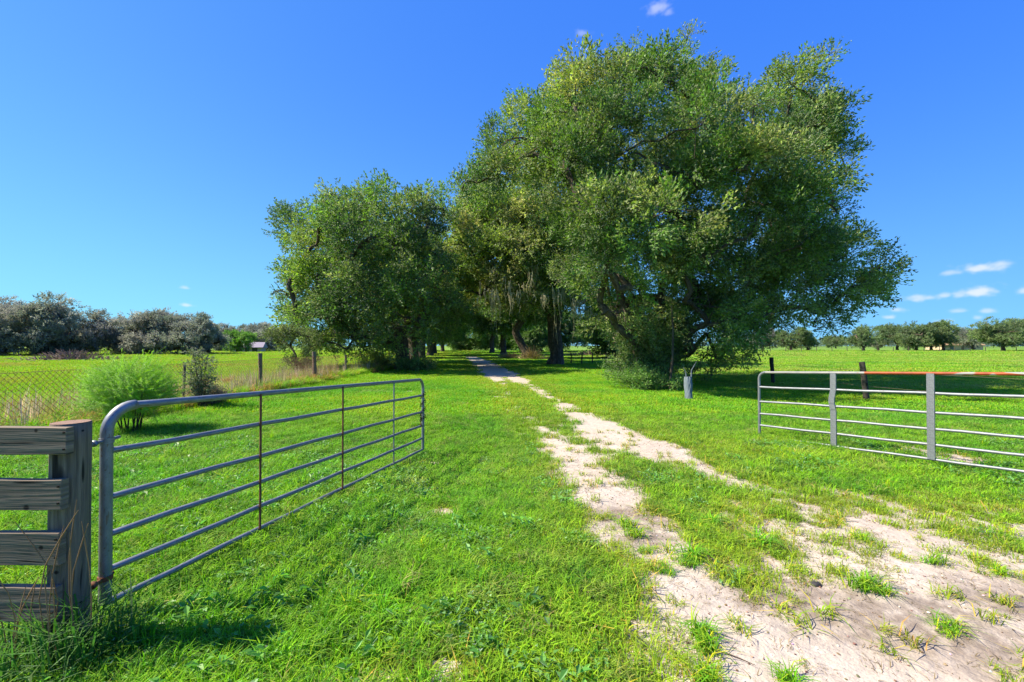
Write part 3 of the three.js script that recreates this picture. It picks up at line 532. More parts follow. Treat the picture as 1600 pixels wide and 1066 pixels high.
/* right gate: its top rail is flaked orange with rust */
{
  const A = y => P(1186, y, 8.47), dE = 4.17, xE = 7.29;
  const t = thing('metal_gate', 'grey tube farm gate with orange rust along its top rail and wide flat uprights', 'gate');
  const A0 = A(681), A1 = A(582), R0 = P(1600, 737, 5.44), R1 = P(1600, 584.4, 5.44), k = 1.42, B0 = A0.clone().lerp(R0, k), B1 = A1.clone().lerp(R1, k), o0 = V(A0.x, 0, A0.z); t.position.copy(o0);
  for (const p of [A0, A1, B0, B1]) p.sub(o0);
  const rustTex = texture(1024, 64, (u, v) => {
    const x = u, n = pn(u * 26, v * 2, 26, 2, 61) * .55 + pn(u * 70, v * 4, 70, 4, 62) * .45, want = sstep(.30, .42, x) * (1 - .62 * sstep(.52, .58, x)) * .85 + .16;
    const r = sstep(-.06, .06, want - n); return mix3(mix3([.42, .43, .46], [.58, .57, .56], n), mix3([.62, .28, .10], [.47, .21, .09], pn(u * 90, v * 6, 90, 6, 63)), r);
  });
  const topMat = std({ map: rustTex, metalness: .1, roughness: .6 });
  const at = makeGate(t, A0, A1, B0, B1, { corner: .13, rEnd: .026, rTop: .024, rBar: .0215, rLow: .0205, bars: [.232, .456, .648, .832, 1], topMat, topLabel: 'top rail with flaking orange rust' });
  t.children.filter(c => c.name === 'top_rail').forEach(c => { const uv = c.geometry.attributes.uv, len = uv.getY(uv.count - 3); let mx = 0; for (let i = 0; i < uv.count; i++) mx = Math.max(mx, uv.getY(i)); for (let i = 0; i < uv.count; i++) uv.setXY(i, uv.getY(i) / mx, uv.getX(i)); });
  const dir = V(B0.x - A0.x, 0, B0.z - A0.z).normalize(), front = V(-dir.z, 0, dir.x); if (front.z < 0) front.multiplyScalar(-1);
  const flatUpright = (px, w, kink) => {
    let u = 0; for (let i = 0; i < 900; i++) { const q = at(i / 900, .5).add(o0); if (CX + q.x / -q.z * F < px) u = i / 900; }
    const bits = [], n = 12; let prev;
    for (let i = 0; i <= n; i++) { const v = i / n * 1.0; const p = at(u, v).addScaledVector(front, .030); p.addScaledVector(dir, kink ? -.028 * Math.exp(-(((v - .38) / .07) ** 2)) : 0); p.addScaledVector(front, kink ? .02 * Math.exp(-(((v - .38) / .07) ** 2)) : 0);
      if (prev) { const h = prev.distanceTo(p) * 1.01, m = prev.clone().add(p).multiplyScalar(.5), yaw = Math.atan2(-dir.z, dir.x), sl = Math.asin(clamp(V(0, 0, 0).subVectors(prev, p).dot(dir) / h, -1, 1));
        for (const [dx, ww, dz, th] of [[0, w, 0, .006], [-w / 2 + .003, .006, -.012, .026], [w / 2 - .003, .006, -.012, .026]]) { const b = new THREE.BoxGeometry(ww, h, th); b.translate(dx, 0, dz); b.rotateZ(-sl); b.rotateY(yaw); b.translate(m.x, m.y, m.z); bits.push(b); } }
      prev = p; }
    const s = part('upright', bits, M.zinc, t); if (kink) s.userData.label = 'flat upright bent near the second rail'; return s;
  };
  flatUpright(1303, .085, true); flatUpright(1455, .085, false);
  const uo = .86, a = at(uo, 0).addScaledVector(front, .028), b = at(uo, 1).addScaledVector(front, .028); part('upright', tubeStraight(a, b, .02, 8), M.zinc, t);
}

/* ------------------------------------------------------------------ plank fence with its round gate post */
{
  const t = thing('plank_fence', 'weathered plank fence with four rails and a thick round gate post', 'fence', [-2.606, 0, -2.5]);
  reseed(31);
  const rp = .090, H = 1.345, prof = []; for (let i = 0; i <= 14; i++) prof.push(V(0, -.15 + (H + .15) * i / 14, 0));
  const g = tube(prof, prof.map((_, i) => rp * (i === 14 ? .985 : 1)), 26, .05, 1); part('post', g, M.postWood, t);
  const top = new THREE.CircleGeometry(rp * .97, 26); top.rotateX(-Math.PI / 2); top.translate(0, H + .003, 0); part('post_top', top, std({ map: texture(256, 256, (u, v) => { const r = Math.hypot(u - .52, v - .47) * 2, a = Math.atan2(v - .5, u - .5); const ring = .5 + .5 * Math.sin(r * 60 + pn(u * 8, v * 8, 8, 8, 71) * 5), cr = Math.abs(Math.sin(a * 2.5 + 1)) < .05 && r > .15 ? .4 : 1; return mix3([.36, .27, .23], [.60, .48, .42], ring * .5 + pn(u * 60, v * 60, 60, 60, 72) * .5).map(k => k * cr); }) }), t);
  const plankAt = (y0, y1, xr, k) => {
    const h = y1 - y0, L = 2.5, shape = new THREE.Shape(), top = [], n = 22; shape.moveTo(0, 0);
    for (let i = 1; i <= n; i++) shape.lineTo(-L * i / n, .004 * noise(i * .7, k, 1)); for (let i = n; i >= 0; i--) shape.lineTo(-L * i / n, h + .006 * noise(i * .6, k, 5));
    const e = new THREE.ExtrudeGeometry(shape, { depth: .038, bevelEnabled: true, bevelSize: .003, bevelThickness: .003, bevelSegments: 1 });
    const uv = e.attributes.uv; for (let i = 0; i < uv.count; i++) { const nm = e.attributes.normal, side = Math.abs(nm.getX(i)) > .7; uv.setXY(i, (side ? e.attributes.position.getZ(i) * .2 : e.attributes.position.getX(i) / 1.2) + k * .37, (Math.abs(nm.getY(i)) > .7 ? e.attributes.position.getZ(i) : e.attributes.position.getY(i)) / .6 + k * .29); }
    e.translate(xr + 2.606, y0, .104 - .020); part('plank', e, M.wood, t);
  };
  const pl = [[668, 709, 107], [750, 795, 100], [832, 880, 97], [916, 967, 92]];
  pl.forEach(([a, b, x], k) => { const d = 2.385; plankAt(P(x, b, d).y, P(x, a, d).y, P(x, a, d).x, k); });
  for (const [px, py] of [[101, 676], [101, 702], [93, 760], [93, 786], [90, 842], [90, 870], [85, 926], [85, 956]]) { const p = P(px, py, 2.372); const nl = new THREE.CylinderGeometry(.0055, .0055, .008, 8); nl.rotateX(Math.PI / 2); nl.translate(p.x + 2.606, p.y, p.z + 2.5); part('nail', nl, M.iron, t); }
  const t2 = tube([V(-2.25, -.15, 0), V(-2.25, .6, 0), V(-2.25, H, 0)], [rp, rp, rp], 18, .05, 1); part('post', t2, M.postWood, t);
}

/* ------------------------------------------------------------------ chain-link fence along the left pasture */
const FX = -9.8;
{
  const t = thing('chain_link_fence', 'rusty chain-link pasture fence with grey wooden posts along the left side', 'fence', [FX, 0, -16]);
  const wires = [], z0 = 6, z1 = 24, H = 1.2, step = .125, yb = .06;
  const wire = (a, b, r) => wires.push(tube([a, b], [r, r], 3));
  for (let s = -H; s < z1 - z0; s += step) for (const dirn of [1, -1]) {
    // a strand climbing at 45 degrees, bent a little out of plane so that the two sets pass each other
    let a = s, b = s + H, ya = 0, yc = H; if (a < 0) { ya = -a; a = 0; } if (b > z1 - z0) { yc -= b - (z1 - z0); b = z1 - z0; }
    const f = y => dirn > 0 ? y : H - y; wire(V(.004 * dirn, yb + f(ya), 16 - z0 - a), V(.004 * dirn, yb + f(yc), 16 - z0 - b), .0048);
  }
  for (const y of [yb + H]) wire(V(0, y, 16 - z0), V(0, y, 16 - z1), .006);
  part('wire_mesh', wires, std({ color: 0xa07c60, metalness: .3, roughness: .75 }), t);
  const strands = []; for (const y of [.35, .75, 1.15]) strands.push(tube([V(0, y, 16 - z1), V(.0, y - .03, -16), V(0, y, -30)], [.006, .006, .006], 3)); part('wire_strand', strands, std({ color: 0x6d5a4c, metalness: .3, roughness: .8 }), t);
  const grey = M.postWood; reseed(61);
  const post = (z, h, r, lx, lz, x = 0) => part('post', tube(Array.from({ length: 7 }, (_, i) => V(x + lx * i / 6 + gauss() * .008, -.2 + (h + .2) * i / 6, 16 + z + lz * i / 6)), Array(7).fill(r).map(k => k * rr(.9, 1.08)), 9, .2, 1), grey, t);
  post(-12.2, 1.25, .035, .05, 0, .3); post(-16.5, 1.5, .075, -.03, .02); post(-21, 1.5, .10, -.05, 0); post(-25, 1.25, .06, -.05, 0);
  post(-30.5, 1.4, .05, -.45, .1, -.7); post(-33, 1.3, .045, -.7, .1, .2); post(-31, 1.7, .06, -.35, 0, .6); post(-38, 1.4, .06, 0, 0);
}
/* right pasture fence, along the avenue */
{
  const pts = [[11.75, 14.0, 1.28, -.16, 'dark leaning post behind the right gate'], [12.05, 19.5, 1.22, -.08, 'dark post behind the left end of the right gate'], [11.1, 23.5, 1.0, -.04, 'short yellowish post under the drooping branches'], [8.9, 40, 1.15, 0], [7.7, 40.5, 1.1, 0], [6.6, 40, 1.2, 0.04], [5.75, 41, 1.1, 0]];
  const t = thing('pasture_fence', 'thin wire fence with uneven wooden posts behind the tallest oak and right gate', 'fence', [11.75, 0, -14]);
  reseed(71); const dark = std({ map: woodTex, color: 0x8a949c, roughness: 1 }), yellow = std({ map: woodTex, color: 0xd8b060, roughness: 1 });
  for (const [x, d, h, lx, label] of pts) { const m = part('post', tube(Array.from({ length: 7 }, (_, i) => V(x - 11.75 + lx * (i / 6 - .1), -.2 + (h + .2) * i / 6 + height(x, -d), -d + 14 + gauss() * .01)), Array(7).fill(d < 22 ? .085 : .06).map(k => k * rr(.92, 1.08)), 9, .2, 1), /yellow/.test(label) ? yellow : dark, t); if (label) m.userData.label = label; }
  const wires = []; for (const y of [.45, .95]) wires.push(tube([V(3, y, 9), V(0, y, 0), V(.3, y, -5.5), V(-.65, y, -9.5), V(-2.85, y, -26), V(-4.05, y, -26.5), V(-5.15, y, -26), V(-6, y, -27)], Array(8).fill(.004), 3)); part('wire_strand', wires, std({ color: 0x60564c, metalness: .4, roughness: .8 }), t);
}
/* far fence across the right pasture */
{
  const t = thing('field_fence', 'far thin post fence crossing the pasture in front of the small oaks', 'fence', [60, 0, -118]);
  reseed(81); for (let i = 0; i < 26; i++) { const px = 1180 + i * 24, d = 118 + gauss() * .6, x = (px - CX) / F * d; part('post', tube([V(x - 60, 0, 118 - d), V(x - 60 + gauss() * .06, .7, 118 - d), V(x - 60 + gauss() * .1, rr(1.2, 1.5), 118 - d)], [.085, .08, .075], 6), M.bark, t); }
  part('wire_strand', [.5, 1.1].map(y => tube([V(8, y, 0), V(130, y, 0)], [.015, .015], 3)), M.bark, t);
}

/* ------------------------------------------------------------------ far roofs */
function house(name, label, x, z, w, dpt, h, rise, wallC, roofC, turn) {
  const t = thing(name, label, 'house', [x, 0, z]); t.rotation.y = turn;
  const wall = new THREE.BoxGeometry(w, h, dpt); wall.translate(0, h / 2, 0); part('wall', wall, std({ color: wallC }), t);
  const s = new THREE.Shape(); s.moveTo(-dpt / 2 - .5, 0); s.lineTo(0, rise); s.lineTo(dpt / 2 + .5, 0); s.lineTo(dpt / 2 + .5, -.18); s.lineTo(-dpt / 2 - .5, -.18); const r = new THREE.ExtrudeGeometry(s, { depth: w + 1, bevelEnabled: false }); r.translate(0, 0, -(w + 1) / 2); r.rotateY(Math.PI / 2); r.translate(0, h + .18, 0); part('roof', r, std({ color: roofC, map: soilTex }), t);
  for (const k of [-1, 1]) { const f = new THREE.BoxGeometry(1.3, 1.3, .12); f.translate(k * w * .27, h * .55, dpt / 2 + .03); part('window', f, std({ color: 0x39424c, roughness: .2 }), t); }
  const dr = new THREE.BoxGeometry(1, 2.05, .12); dr.translate(0, 1.03, dpt / 2 + .03); part('door', dr, std({ color: 0x6a5a50 }), t);
}
{ const p = P(390, HY, 122); house('far_house', 'low far house with grey-violet roof beside the bright green tree', p.x, p.z, 7, 6, 1.1, 1.5, 0xb5aaa4, 0xa79fb2, .35); }
{ const p = P(1490, HY, 175); house('far_house', 'low tan-roofed house half hidden behind the pasture oaks', p.x, p.z, 15, 8, 1.8, 2.0, 0xb9a58c, 0xd0ac84, -.1); }

/* ------------------------------------------------------------------ shrubs, brush and stumps */
function strandsMesh(list, col) { for (const g of list) { const n = g.attributes.position.count, c = []; const k = rr(.7, 1.3); for (let i = 0; i < n; i++) c.push(col[0] * k, col[1] * k, col[2] * k); g.setAttribute('color', new THREE.Float32BufferAttribute(c, 3)); } return list; }
/* feathery bush: many fine plumes */
const plume = (() => { reseed(301); const pos = [], col = []; for (let i = 0; i < 90; i++) { const u = Math.pow(R(), .8), y = u * .6, az = R() * 6.283, l = .14 * (1 - u * .6) * rr(.6, 1.2), t = V(Math.cos(az), rr(.4, 1.4), Math.sin(az)).normalize(), s = V(-Math.sin(az), 0, Math.cos(az)).multiplyScalar(.0035), a = V(gauss() * .01, y, gauss() * .01), e = a.clone().addScaledVector(t, l); pos.push(a.x - s.x, a.y, a.z - s.z, a.x + s.x, a.y, a.z + s.z, e.x, e.y, e.z); const k = rr(.7, 1.35); for (let q = 0; q < 3; q++) col.push(k, k, k); } return flat(pos, col); })();
{
  const b = P(205, HY, 8.6); b.y = 0;
  const t = thing('feathery_bush', 'bright green feathery bush in front of the chain-link fence', 'bush', [b.x, height(b.x, b.z), b.z]); reseed(311);
  const stems = []; for (let i = 0; i < 11; i++) { const a = R() * 6.283, r = rr(.15, .6); stems.push(tube(curve([V(Math.cos(a) * .14, -.05, Math.sin(a) * .14), V(Math.cos(a) * r * .6, .4, Math.sin(a) * r * .4), V(Math.cos(a) * r, rr(.8, 1.1), Math.sin(a) * r)], 6), [.016, .015, .014, .012, .010, .008, .005], 5)); } part('stem', stems, M.bark, t);
  const it = []; for (let i = 0; i < 1900; i++) { const d = V(gauss(), gauss(), gauss()).normalize(), q = Math.pow(R(), .45); const p = V(d.x * .62 * q, .82 + d.y * .56 * q + .08 * noise(d.x * 3, d.z * 3), d.z * .6 * q); p.y = Math.max(p.y, .18 + R() * .2); const dir = V(d.x * .6 + gauss() * .55, .4 + gauss() * .5, d.z * .6 + gauss() * .55).normalize(), k = rr(.75, 1.3); p.x *= 1 + .35 * noise(d.y * 2.2, d.z * 2.2, 8); p.z *= 1 + .3 * noise(d.x * 2, d.y * 2, 5); p.y *= 1 + .22 * noise(d.x * 2.5, d.z * 2.5, 3); it.push(placeSpray(p, dir, rr(.35, .75), R() * 6, [.25 * k, .50 * k, .010 * k])); }
  instanced('foliage', plume, M.leaf, it, t).userData.kind = 'stuff';
}
function leafyShrub(name, label, x, z, o) {
  const t = thing(name, label, o.cat ?? 'shrub', [x, height(x, z), z]); reseed(o.seed);
  const stems = [], it = [];
  for (let i = 0; i < o.stems; i++) { const a = R() * 6.283, r = rr(.1, o.rad), top = V(Math.cos(a) * r, o.h * rr(.55, 1), Math.sin(a) * r), c = curve([V(gauss() * .06, -.05, gauss() * .06), top.clone().multiplyScalar(.45).add(V(gauss() * .05, .05, gauss() * .05)), top], 6); stems.push(tube(c, c.map((_, k) => o.sr * (1.1 - k * .13)), 4));
    for (let k = 0; k < o.leaves; k++) { const p = c[1 + Math.floor(R() * 6)].clone().add(V(gauss() * o.fuzz, gauss() * o.fuzz, gauss() * o.fuzz)); if (p.y < o.low) continue; const s = rr(.75, 1.25); it.push(placeSpray(p, V(gauss(), .5 + gauss(), gauss()).normalize(), o.size * rr(.7, 1.3), R() * 6, o.c.map(q => q * s))); } }
  part('stem', stems, M.bark, t); instanced('foliage', sprayOak, M.leaf, it, t).userData.kind = 'stuff'; return t;
}
{ const p = P(314, HY, 11.8); leafyShrub('sparse_shrub', 'thin sparse shrub with small dull leaves right of the feathery bush', p.x, p.z, { seed: 321, stems: 12, rad: .42, h: 1.75, sr: .012, leaves: 15, fuzz: .09, low: .3, size: .42, c: [.12, .17, .07] }); }
{ const p = P(330, HY, 12.2); leafyShrub('low_shrub', 'low brownish shrub at the foot of the thin sparse shrub', p.x, p.z, { seed: 325, stems: 18, rad: .5, h: .55, sr: .008, leaves: 14, fuzz: .08, low: .02, size: .4, c: [.13, .125, .06] }); }
{ const p = P(1010, HY, 17.2); leafyShrub('leafy_undergrowth', 'glossy low bush spreading at the foot of the tallest oak', p.x, p.z, { cat: 'bush', seed: 331, stems: 48, rad: 1.7, h: .62, sr: .008, leaves: 15, fuzz: .24, low: .03, size: .62, c: [.13, .30, .02] }); }
{ const p = P(1010, HY, 18.8); leafyShrub('leafy_undergrowth', 'tall dark leafy thicket climbing the trunk of the tallest oak', p.x + .5, p.z, { cat: 'bush', seed: 335, stems: 70, rad: 1.6, h: 3.4, sr: .014, leaves: 26, fuzz: .22, low: .03, size: .8, c: [.09, .19, .02] }); }
{ const p = P(600, HY, 29); leafyShrub('fence_thicket', 'mixed green and tan thicket between fence posts and the rounded oak trunk', p.x - 1, p.z - 1.5, { cat: 'thicket', seed: 341, stems: 36, rad: 2.4, h: 1.2, sr: .012, leaves: 12, fuzz: .2, low: .05, size: .7, c: [.24, .32, .05] }); }
{ const p = P(650, HY, 30); leafyShrub('weed_patch', 'low green weeds round the trunk of the rounded oak', p.x, p.z, { cat: 'weeds', seed: 345, stems: 60, rad: 1.9, h: .55, sr: .008, leaves: 12, fuzz: .14, low: .02, size: .8, c: [.10, .24, .03] }); }
function dryBrush(name, label, x, z, o) {
  const t = thing(name, label, o.cat ?? 'brush', [x, height(x, z), z]); reseed(o.seed); const list = [];
  for (let i = 0; i < o.n; i++) { const a = R() * 6.283, r = o.rad * Math.abs(gauss()) * 1.3, b = V(Math.cos(a) * r, 0, Math.sin(a) * r * .7), k = V(gauss() * o.out + Math.cos(a) * .4, o.up * rr(.2, 1) * Math.max(.25, 1 - r / o.rad * .5), gauss() * o.out + Math.sin(a) * .4), c = curve([b, b.clone().addScaledVector(k, .6).add(V(0, .12, 0)), b.clone().add(k)], 4); list.push(tube(c, [.02, .018, .015, .011, .005].map(q => q * o.w), 3)); }
  strandsMesh(list, o.c); part('dry_stem', list, M.moss, t).userData.kind = 'stuff'; return t;
}
{ const p = P(833, HY, 52); dryBrush('dry_brush', 'tall tan dry brush at the foot of the leaning avenue oak', p.x, p.z, { seed: 351, n: 300, rad: 1.3, up: 2.0, out: .5, w: 1.5, c: [.44, .34, .16] }); }
{ const p = P(797, HY, 60); dryBrush('dry_brush', 'low tan dry brush pile left of the leaning avenue oak', p.x, p.z, { seed: 355, n: 260, rad: 1.5, up: 1.1, out: .6, w: 1.5, c: [.46, .35, .19] }); }
{ const p = P(920, HY, 75); dryBrush('brush_pile', 'long reddish-brown brush pile in the field behind the moss-hung oak', p.x, p.z, { seed: 361, n: 420, rad: 5, up: 1.2, out: 1.0, w: 2.4, c: [.24, .15, .11] }); }
{ const p = P(110, HY, 48); dryBrush('brush_pile', 'purplish-brown brush pile before the grey oaks', p.x, p.z, { seed: 365, n: 420, rad: 4.0, up: 1.5, out: .8, w: 2.2, c: [.26, .17, .13] }); }
{ // weathered stump
  const p = P(1076, HY, 13.8), t = thing('broken_stump', 'pale blue-grey broken stump beside the tallest oak', 'stump', [p.x, height(p.x, p.z), p.z]); reseed(371); const m = std({ bumpMap: barkBump, bumpScale: .04, color: 0x66727f, roughness: 1 });
  part('trunk', tube([V(0, -.1, 0), V(.01, .25, 0), V(0, .5, .01), V(-.02, .78, 0)], [.13, .105, .12, .10], 12, .6, 1), m, t);
  for (const [x, h, lx] of [[-.10, .32, -.08], [.08, .5, .18]]) part('splinter', tube([V(x * .8, .62, .03), V(x, .78 + h * .4, .02), V(x + lx, .78 + h, 0)], [.035, .022, .006], 6), m, t);
}
{ // pale dead sapling trunk in front of the thicket
  const p = P(1047, HY, 16.6), t = thing('pale_sapling', 'pale slim bare trunk rising beside the leafy thicket', 'sapling', [p.x, height(p.x, p.z), p.z]); reseed(375);
  part('trunk', tube([V(0, -.1, 0), V(.02, .5, 0), V(.10, 1.3, 0), V(.12, 2.4, 0), V(.06, 3.4, 0)], [.07, .055, .045, .04, .02], 9, .3, 1), std({ map: barkTex, color: 0xe6e8e2, roughness: 1 }), t);
}
{ // fallen twig and stones on the sand
  reseed(381);
  const p = G(1272, 914), st = thing('small_stone', 'small dark stone lying on the sand near the right track', 'stone', [p.x, height(p.x, p.z), p.z]); const g = new THREE.IcosahedronGeometry(.028, 2); const a = g.attributes.position; for (let i = 0; i < a.count; i++) { const n = 1 + .3 * noise(a.getX(i) * 40, a.getY(i) * 40, a.getZ(i) * 40); a.setXYZ(i, a.getX(i) * n * 1.4, a.getY(i) * n * .7 + .015, a.getZ(i) * n); } g.computeVertexNormals(); part('stone_body', g, std({ color: 0x2b2a2e, roughness: .8 }), st);
  const q = G(1140, 1020), tw = thing('fallen_twig', 'thin dark twig lying on the pale sand in front', 'twig', [q.x, height(q.x, q.z) + .012, q.z]); part('twig_stem', tube(curve([V(-.09, 0, -.06), V(0, .006, 0), V(.10, 0, .07)], 6), [.003, .0035, .0035, .003, .003, .002, .001], 5), std({ color: 0x4a3a30 }), tw);
}

/* ------------------------------------------------------------------ grass */
const turfA = tuft(401, { n: 40, rad: .11, h0: .03, h1: .085, w: .0044, lean: .68, dry: .06 }), turfB = tuft(402, { n: 30, rad: .10, h0: .05, h1: .15, w: .0056, lean: .65, dry: .08, bend: .8 });
const turfFar = tuft(403, { n: 30, rad: .22, h0: .05, h1: .12, w: .014, lean: .8, dry: .05 });
const longTuft = tuft(404, { n: 42, rad: .07, h0: .14, h1: .34, w: .007, lean: .8, dry: .12, bend: .9 }), sandTuft = tuft(405, { n: 26, rad: .045, h0: .04, h1: .10, w: .0045, lean: 1.3, dry: .2, bend: .5 });
const strawTuft = tuft(406, { n: 22, rad: .12, h0: .01, h1: .035, w: .0032, lean: 2.6, dry: 1, bend: .6 });
const weedA = rosette(411, { n: 26, L: .034, W: .6, rad: .10, h: .075 }), weedB = rosette(412, { n: 18, L: .05, W: .42, rad: .09, h: .09 });
const lot = { a: [], b: [], far: [], long: [], sand: [], straw: [], weedA: [], weedB: [] };
function put(list, x, z, s, sy, c, tilt = .15) { qA.setFromAxisAngle(YUP, R() * 6.283); qB.setFromEuler(new THREE.Euler(gauss() * tilt, 0, gauss() * tilt)); list.push({ m: new THREE.Matrix4().compose(V(x, height(x, z), z), qB.clone().multiply(qA), V(s, s * sy, s)), c }); }
function band(d0, d1, dens, fn) {
  const area = 1.36 * (d1 * d1 - d0 * d0) + 3 * (d1 - d0), n = Math.round(area * dens);
  for (let i = 0; i < n; i++) { const d = Math.sqrt(mix(d0 * d0, d1 * d1, R())), x = rr(-1, 1) * (1.36 * d + 1.5), z = -d; fn(x, z, d); }
}
/* rough, unmown growth in front of the left gate and along fences */
function rough(x, z) { const front = sstep(-.6, -1.6, x + (z + 4.5) * -.22) * sstep(-7.5, -5.5, z); const fence = Math.exp(-(((x + 8.9) / 1.1) ** 2)); const tg = clamp((-2.75 - z) / 4.94), dg = Math.hypot(x + 2.62 - .99 * tg, z + 2.75 + 4.94 * tg); return clamp(front * .8 + fence + .25 * noise(x * .8, z * .8, 60)) * (1 - Math.exp(-((dg / .4) ** 2))); }
reseed(1001);
band(1.2, 5, 430, (x, z, d) => {
  const s = sand(x, z), n = fbm(x * 1.6, z * 1.6, 63); if (R() < Math.pow(s, .85) * 1.12 + clamp((n - .26) * 1.6) * .5) return;
  const ro = rough(x, z), t0 = turf(x, z), pick = R(), t = pick < .06 ? mix3(t0, STRAW, rr(.3, .8)) : pick < .2 ? mix3(t0, DEEP, .8) : t0, k = rr(.7, 1.3), c = s > .12 ? mix3(t, mix3(LIME, OCHRE, .4), clamp(s * 1.4)) : mix3(mix3(t, DEEP, clamp(noise(x * 3.3, z * 3.3, 66) * 1.3 - .05) * .7), STRAW, clamp(noise(x * 4.6, z * 4.6, 67) * 1.6 - .45) * .6);
  const q = c.map(v => v * k); if (R() < .62 - ro * .4) put(lot.a, x, z, rr(.75, 1.15) * (1 - s * .5), rr(.7, 1.2), q); else put(lot.b, x, z, rr(.7, 1.1) * (1 - s * .3), rr(.6, 1.1) * (1 + ro * .6), q);
});
band(5, 11, 260, (x, z, d) => {
  const s = sand(x, z), n = fbm(x * 1.6, z * 1.6, 63); if (R() < Math.pow(s, .85) * 1.15 + clamp((n - .30) * 1.6) * .5) return;
  const ro = rough(x, z), t0 = turf(x, z), pick = R(), t = pick < .06 ? mix3(t0, STRAW, rr(.3, .8)) : pick < .2 ? mix3(t0, DEEP, .8) : t0, k = rr(.72, 1.28), q = mix3(mix3(t, DEEP, clamp(noise(x * 2.3, z * 2.3, 66) * 1.3 - .05) * .6), STRAW, clamp(noise(x * 3.1, z * 3.1, 67) * 1.6 - .45) * .6).map(v => v * k); if (R() < .7) put(lot.a, x, z, rr(.9, 1.35), rr(.7, 1.1), q); else put(lot.b, x, z, rr(.8, 1.3), rr(.6, 1) * (1 + ro * .7), q);
});
band(11, 26, 90, (x, z) => { const s = sand(x, z); if (R() < s * 1.35) return; const k = rr(.82, 1.2), ro = rough(x, z); put(lot.far, x, z, rr(.7, 1.15), rr(.6, 1.1) * (1 + ro * 1.2 + (x < -10 ? .8 : 0)), turf(x, z).map(v => v * k)); });
band(26, 70, 13, (x, z) => { const s = sand(x, z); if (R() < s * 1.35) return; const k = rr(.82, 1.2); put(lot.far, x, z, rr(1.3, 2.2), rr(.6, 1.0) * (x < -10 ? 1.3 : .8), turf(x, z).map(v => v * k)); });
band(70, 150, 1.6, (x, z) => { const k = rr(.85, 1.15); put(lot.far, x, z, rr(2.4, 4.2), rr(.5, .9), turf(x, z).map(v => v * k)); });
/* tufts and straw on the sand */
band(1.4, 9, 55, (x, z, d) => { const s = sand(x, z); if (s < .25 || R() > .15 + .8 * clamp(.55 + fbm(x * 1.1, z * 1.1, 71) * 1.8 - s * .55)) return; const k = rr(.8, 1.2), c = mix3(LIME, OCHRE, rr(0, .6)).map(v => v * k * .9); put(lot.sand, x, z, rr(.5, 1.5), rr(.7, 1.1), c); });
band(1.4, 7, 120, (x, z) => { const s = sand(x, z); if (s < .1 || R() > .75 - s * .5) return; const k = rr(.55, 1); put(lot.straw, x, z, rr(.5, 1.1), 1, [.17 * k, .26 * k, .03 * k]); });
for (const [px, py, s] of [[978, 822, 1.5], [990, 835, 1.2], [1050, 800, 1.1], [1062, 805, 1.3], [1110, 820, 1.6], [1098, 830, 1.2], [1080, 872, 1.5], [1070, 878, 1.1], [1042, 892, .9], [1190, 850, 1.6], [1210, 848, 1.2], [1092, 990, 1.3], [1105, 1010, 1.2], [1340, 920, 1.4], [1370, 925, 1.2], [1453, 885, 1.1], [1340, 845, .9], [1100, 1060, 1.2], [1230, 1062, 1.1], [1008, 862, .9], [1480, 990, 1.1], [1560, 900, .9]]) for (let i = 0; i < 4; i++) { const g = G(px + gauss() * 8, py + gauss() * 4), k = rr(.85, 1.2); put(lot.sand, g.x, g.z, s * rr(.8, 1.2), 1.1, mix3(GREEN, LIME, R()).map(v => v * k)); }
/* pebbles and leaf litter on the sand */
{
  const bits = []; reseed(1051);
  band(1.4, 9, 150, (x, z) => { const s = sand(x, z); if (s < .22) return; const k = R(), c = k < .55 ? [.16, .11, .07] : k < .8 ? [.30, .24, .15] : [.55, .52, .48]; qA.setFromEuler(new THREE.Euler(gauss() * .4, R() * 6.28, gauss() * .4)); const q = rr(.4, 1.3); bits.push({ m: new THREE.Matrix4().compose(V(x, height(x, z) + .014, z), qA, V(q, q * .5, q * rr(.35, 1))), c: c.map(v => v * rr(.7, 1.2)) }); });
  const g = new THREE.IcosahedronGeometry(.009, 0); tag(instanced('track_litter', g, std({}), bits), 'dark leaf bits and pale pebbles strewn over the sandy track', 'litter', null, 'stuff');
}
/* broad-leaved weeds */
band(1.3, 8, 210, (x, z) => { const ro = rough(x, z), n = fbm(x * 1.2, z * 1.2, 81); if (sand(x, z) > .2 || R() > clamp(ro * .9 + n * 1.1 - .05)) return; const k = rr(.75, 1.25), c = mix3([.09, .30, .02], [.15, .38, .02], R()).map(v => v * k); put(R() < .55 ? lot.weedA : lot.weedB, x, z, rr(.7, 1.4), rr(.7, 1.2), c); });
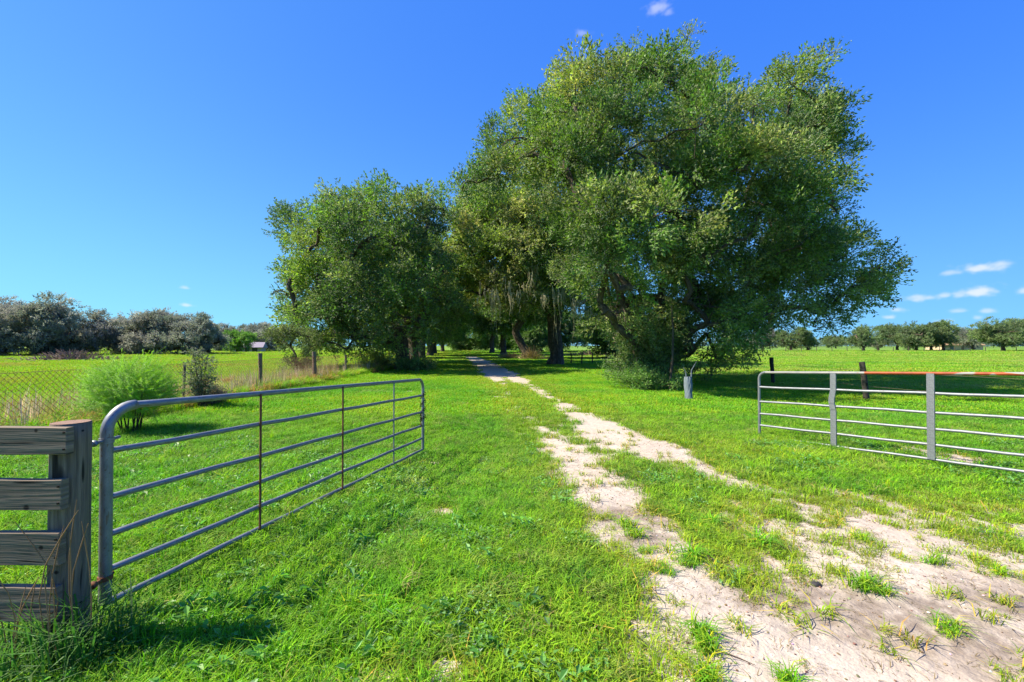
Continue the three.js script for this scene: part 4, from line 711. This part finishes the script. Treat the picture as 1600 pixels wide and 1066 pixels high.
/* longer tufts: rough front, fence line, pasture edge */
band(1.6, 9, 14, (x, z) => { const ro = rough(x, z); if (sand(x, z) > .2 || R() > ro * .85 + .03) return; const k = rr(.8, 1.2); put(lot.long, x, z, rr(.35, .8), rr(.7, 1.15), mix3(GREEN, LIME, R()).map(v => v * k)); });
for (let i = 0; i < 2600; i++) { const z = -rr(6, 34), x = FX + 1.0 - Math.abs(gauss()) * 3.4, k = rr(.8, 1.25), o = R() < .35 ? mix3(OCHRE, [.36, .22, .06], R()) : mix3(GREEN, LIME, R()); put(lot.long, x, z, rr(.9, 1.7), rr(.8, 1.2), o.map(v => v * k)); }
for (const [name, geo, items, label] of [['short_grass', turfA, lot.a, 'short bright green lawn grass beside the sandy tracks'], ['coarse_grass', turfB, lot.b, 'coarser longer lawn grass mixed through the verge'], ['meadow_grass', turfFar, lot.far, 'yellow-green meadow grass spreading into the distance'], ['long_grass', longTuft, lot.long, 'long unmown grass along the fence and in front of the left gate'], ['sand_grass', sandTuft, lot.sand, 'small scattered grass tufts growing out of the pale sand'], ['dry_straw', strawTuft, lot.straw, 'dead straw-coloured grass lying over the sand edges'], ['clover_leaves', weedA, lot.weedA, 'small rounded weed leaves low in the verge'], ['weed_leaves', weedB, lot.weedB, 'longer glossy weed leaves in the verge before the left gate']])
  tag(instanced(name, geo, /leaves/.test(name) ? M.weed : M.grass, items), label, /leaves/.test(name) ? 'weeds' : 'grass', null, 'stuff');
console.log(Object.entries(lot).map(([k, v]) => k + ':' + v.length).join(' '));

/* tall seed stalks along the pasture fence */
{
  reseed(1101); const list = [];
  const stalk = tuft(421, { n: 9, rad: .10, h0: .6, h1: 1.15, w: .013, lean: .16, dry: 0, bend: .2 }), it = [];
  for (let i = 0; i < 1700; i++) { const z = -rr(8, 33), x = FX + .5 - Math.abs(gauss()) * 3.2; const k = rr(.75, 1.2), g = fbm(x * .3, z * .3, 91); if (R() > clamp(.45 + g * 2)) continue; const c = R() < .6 ? [.46, .40, .28] : [.26, .30, .08]; put(it, x, z, rr(.5, .95), rr(.8, 1.1), c.map(v => v * k), .1); }
  tag(instanced('seed_stalks', stalk, M.grass, it), 'tall pale dry seed stalks standing along the chain-link fence', 'weeds', null, 'stuff');
}
/* the grown-over foot of the gate post */
{
  reseed(1201); const t = thing('grass_clump', 'tall dark green grass clump with brown stalks at the foot of the round post', 'grass clump', [-2.45, 0, -2.42]);
  const gl = tuft(431, { n: 46, rad: .15, h0: .22, h1: .62, w: .008, lean: .42, dry: .04, bend: .9 }), it = []; for (let i = 0; i < 10; i++) { const k = rr(.7, 1.15); qA.setFromAxisAngle(YUP, R() * 6.28); it.push({ m: new THREE.Matrix4().compose(V(gauss() * .3 + .02, -.02, gauss() * .2 + .08), qA, V(1, rr(.55, 1), 1)), c: [.07 * k, .22 * k, .02 * k] }); }
  instanced('blades', gl, M.grass, it, t).userData.kind = 'stuff';
  const st = []; for (let i = 0; i < 16; i++) { const x = gauss() * .22 - .12, z = .1 + gauss() * .1, h = rr(.45, .95); st.push(tube(curve([V(x, 0, z), V(x + gauss() * .05, h * .6, z + .02), V(x + gauss() * .14, h, z + gauss() * .06)], 5), [.004, .0038, .0034, .003, .004, .002], 4)); }
  strandsMesh(st, [.34, .19, .07]); part('dry_stalk', st, M.moss, t);
}

renderer.render(scene, camera);
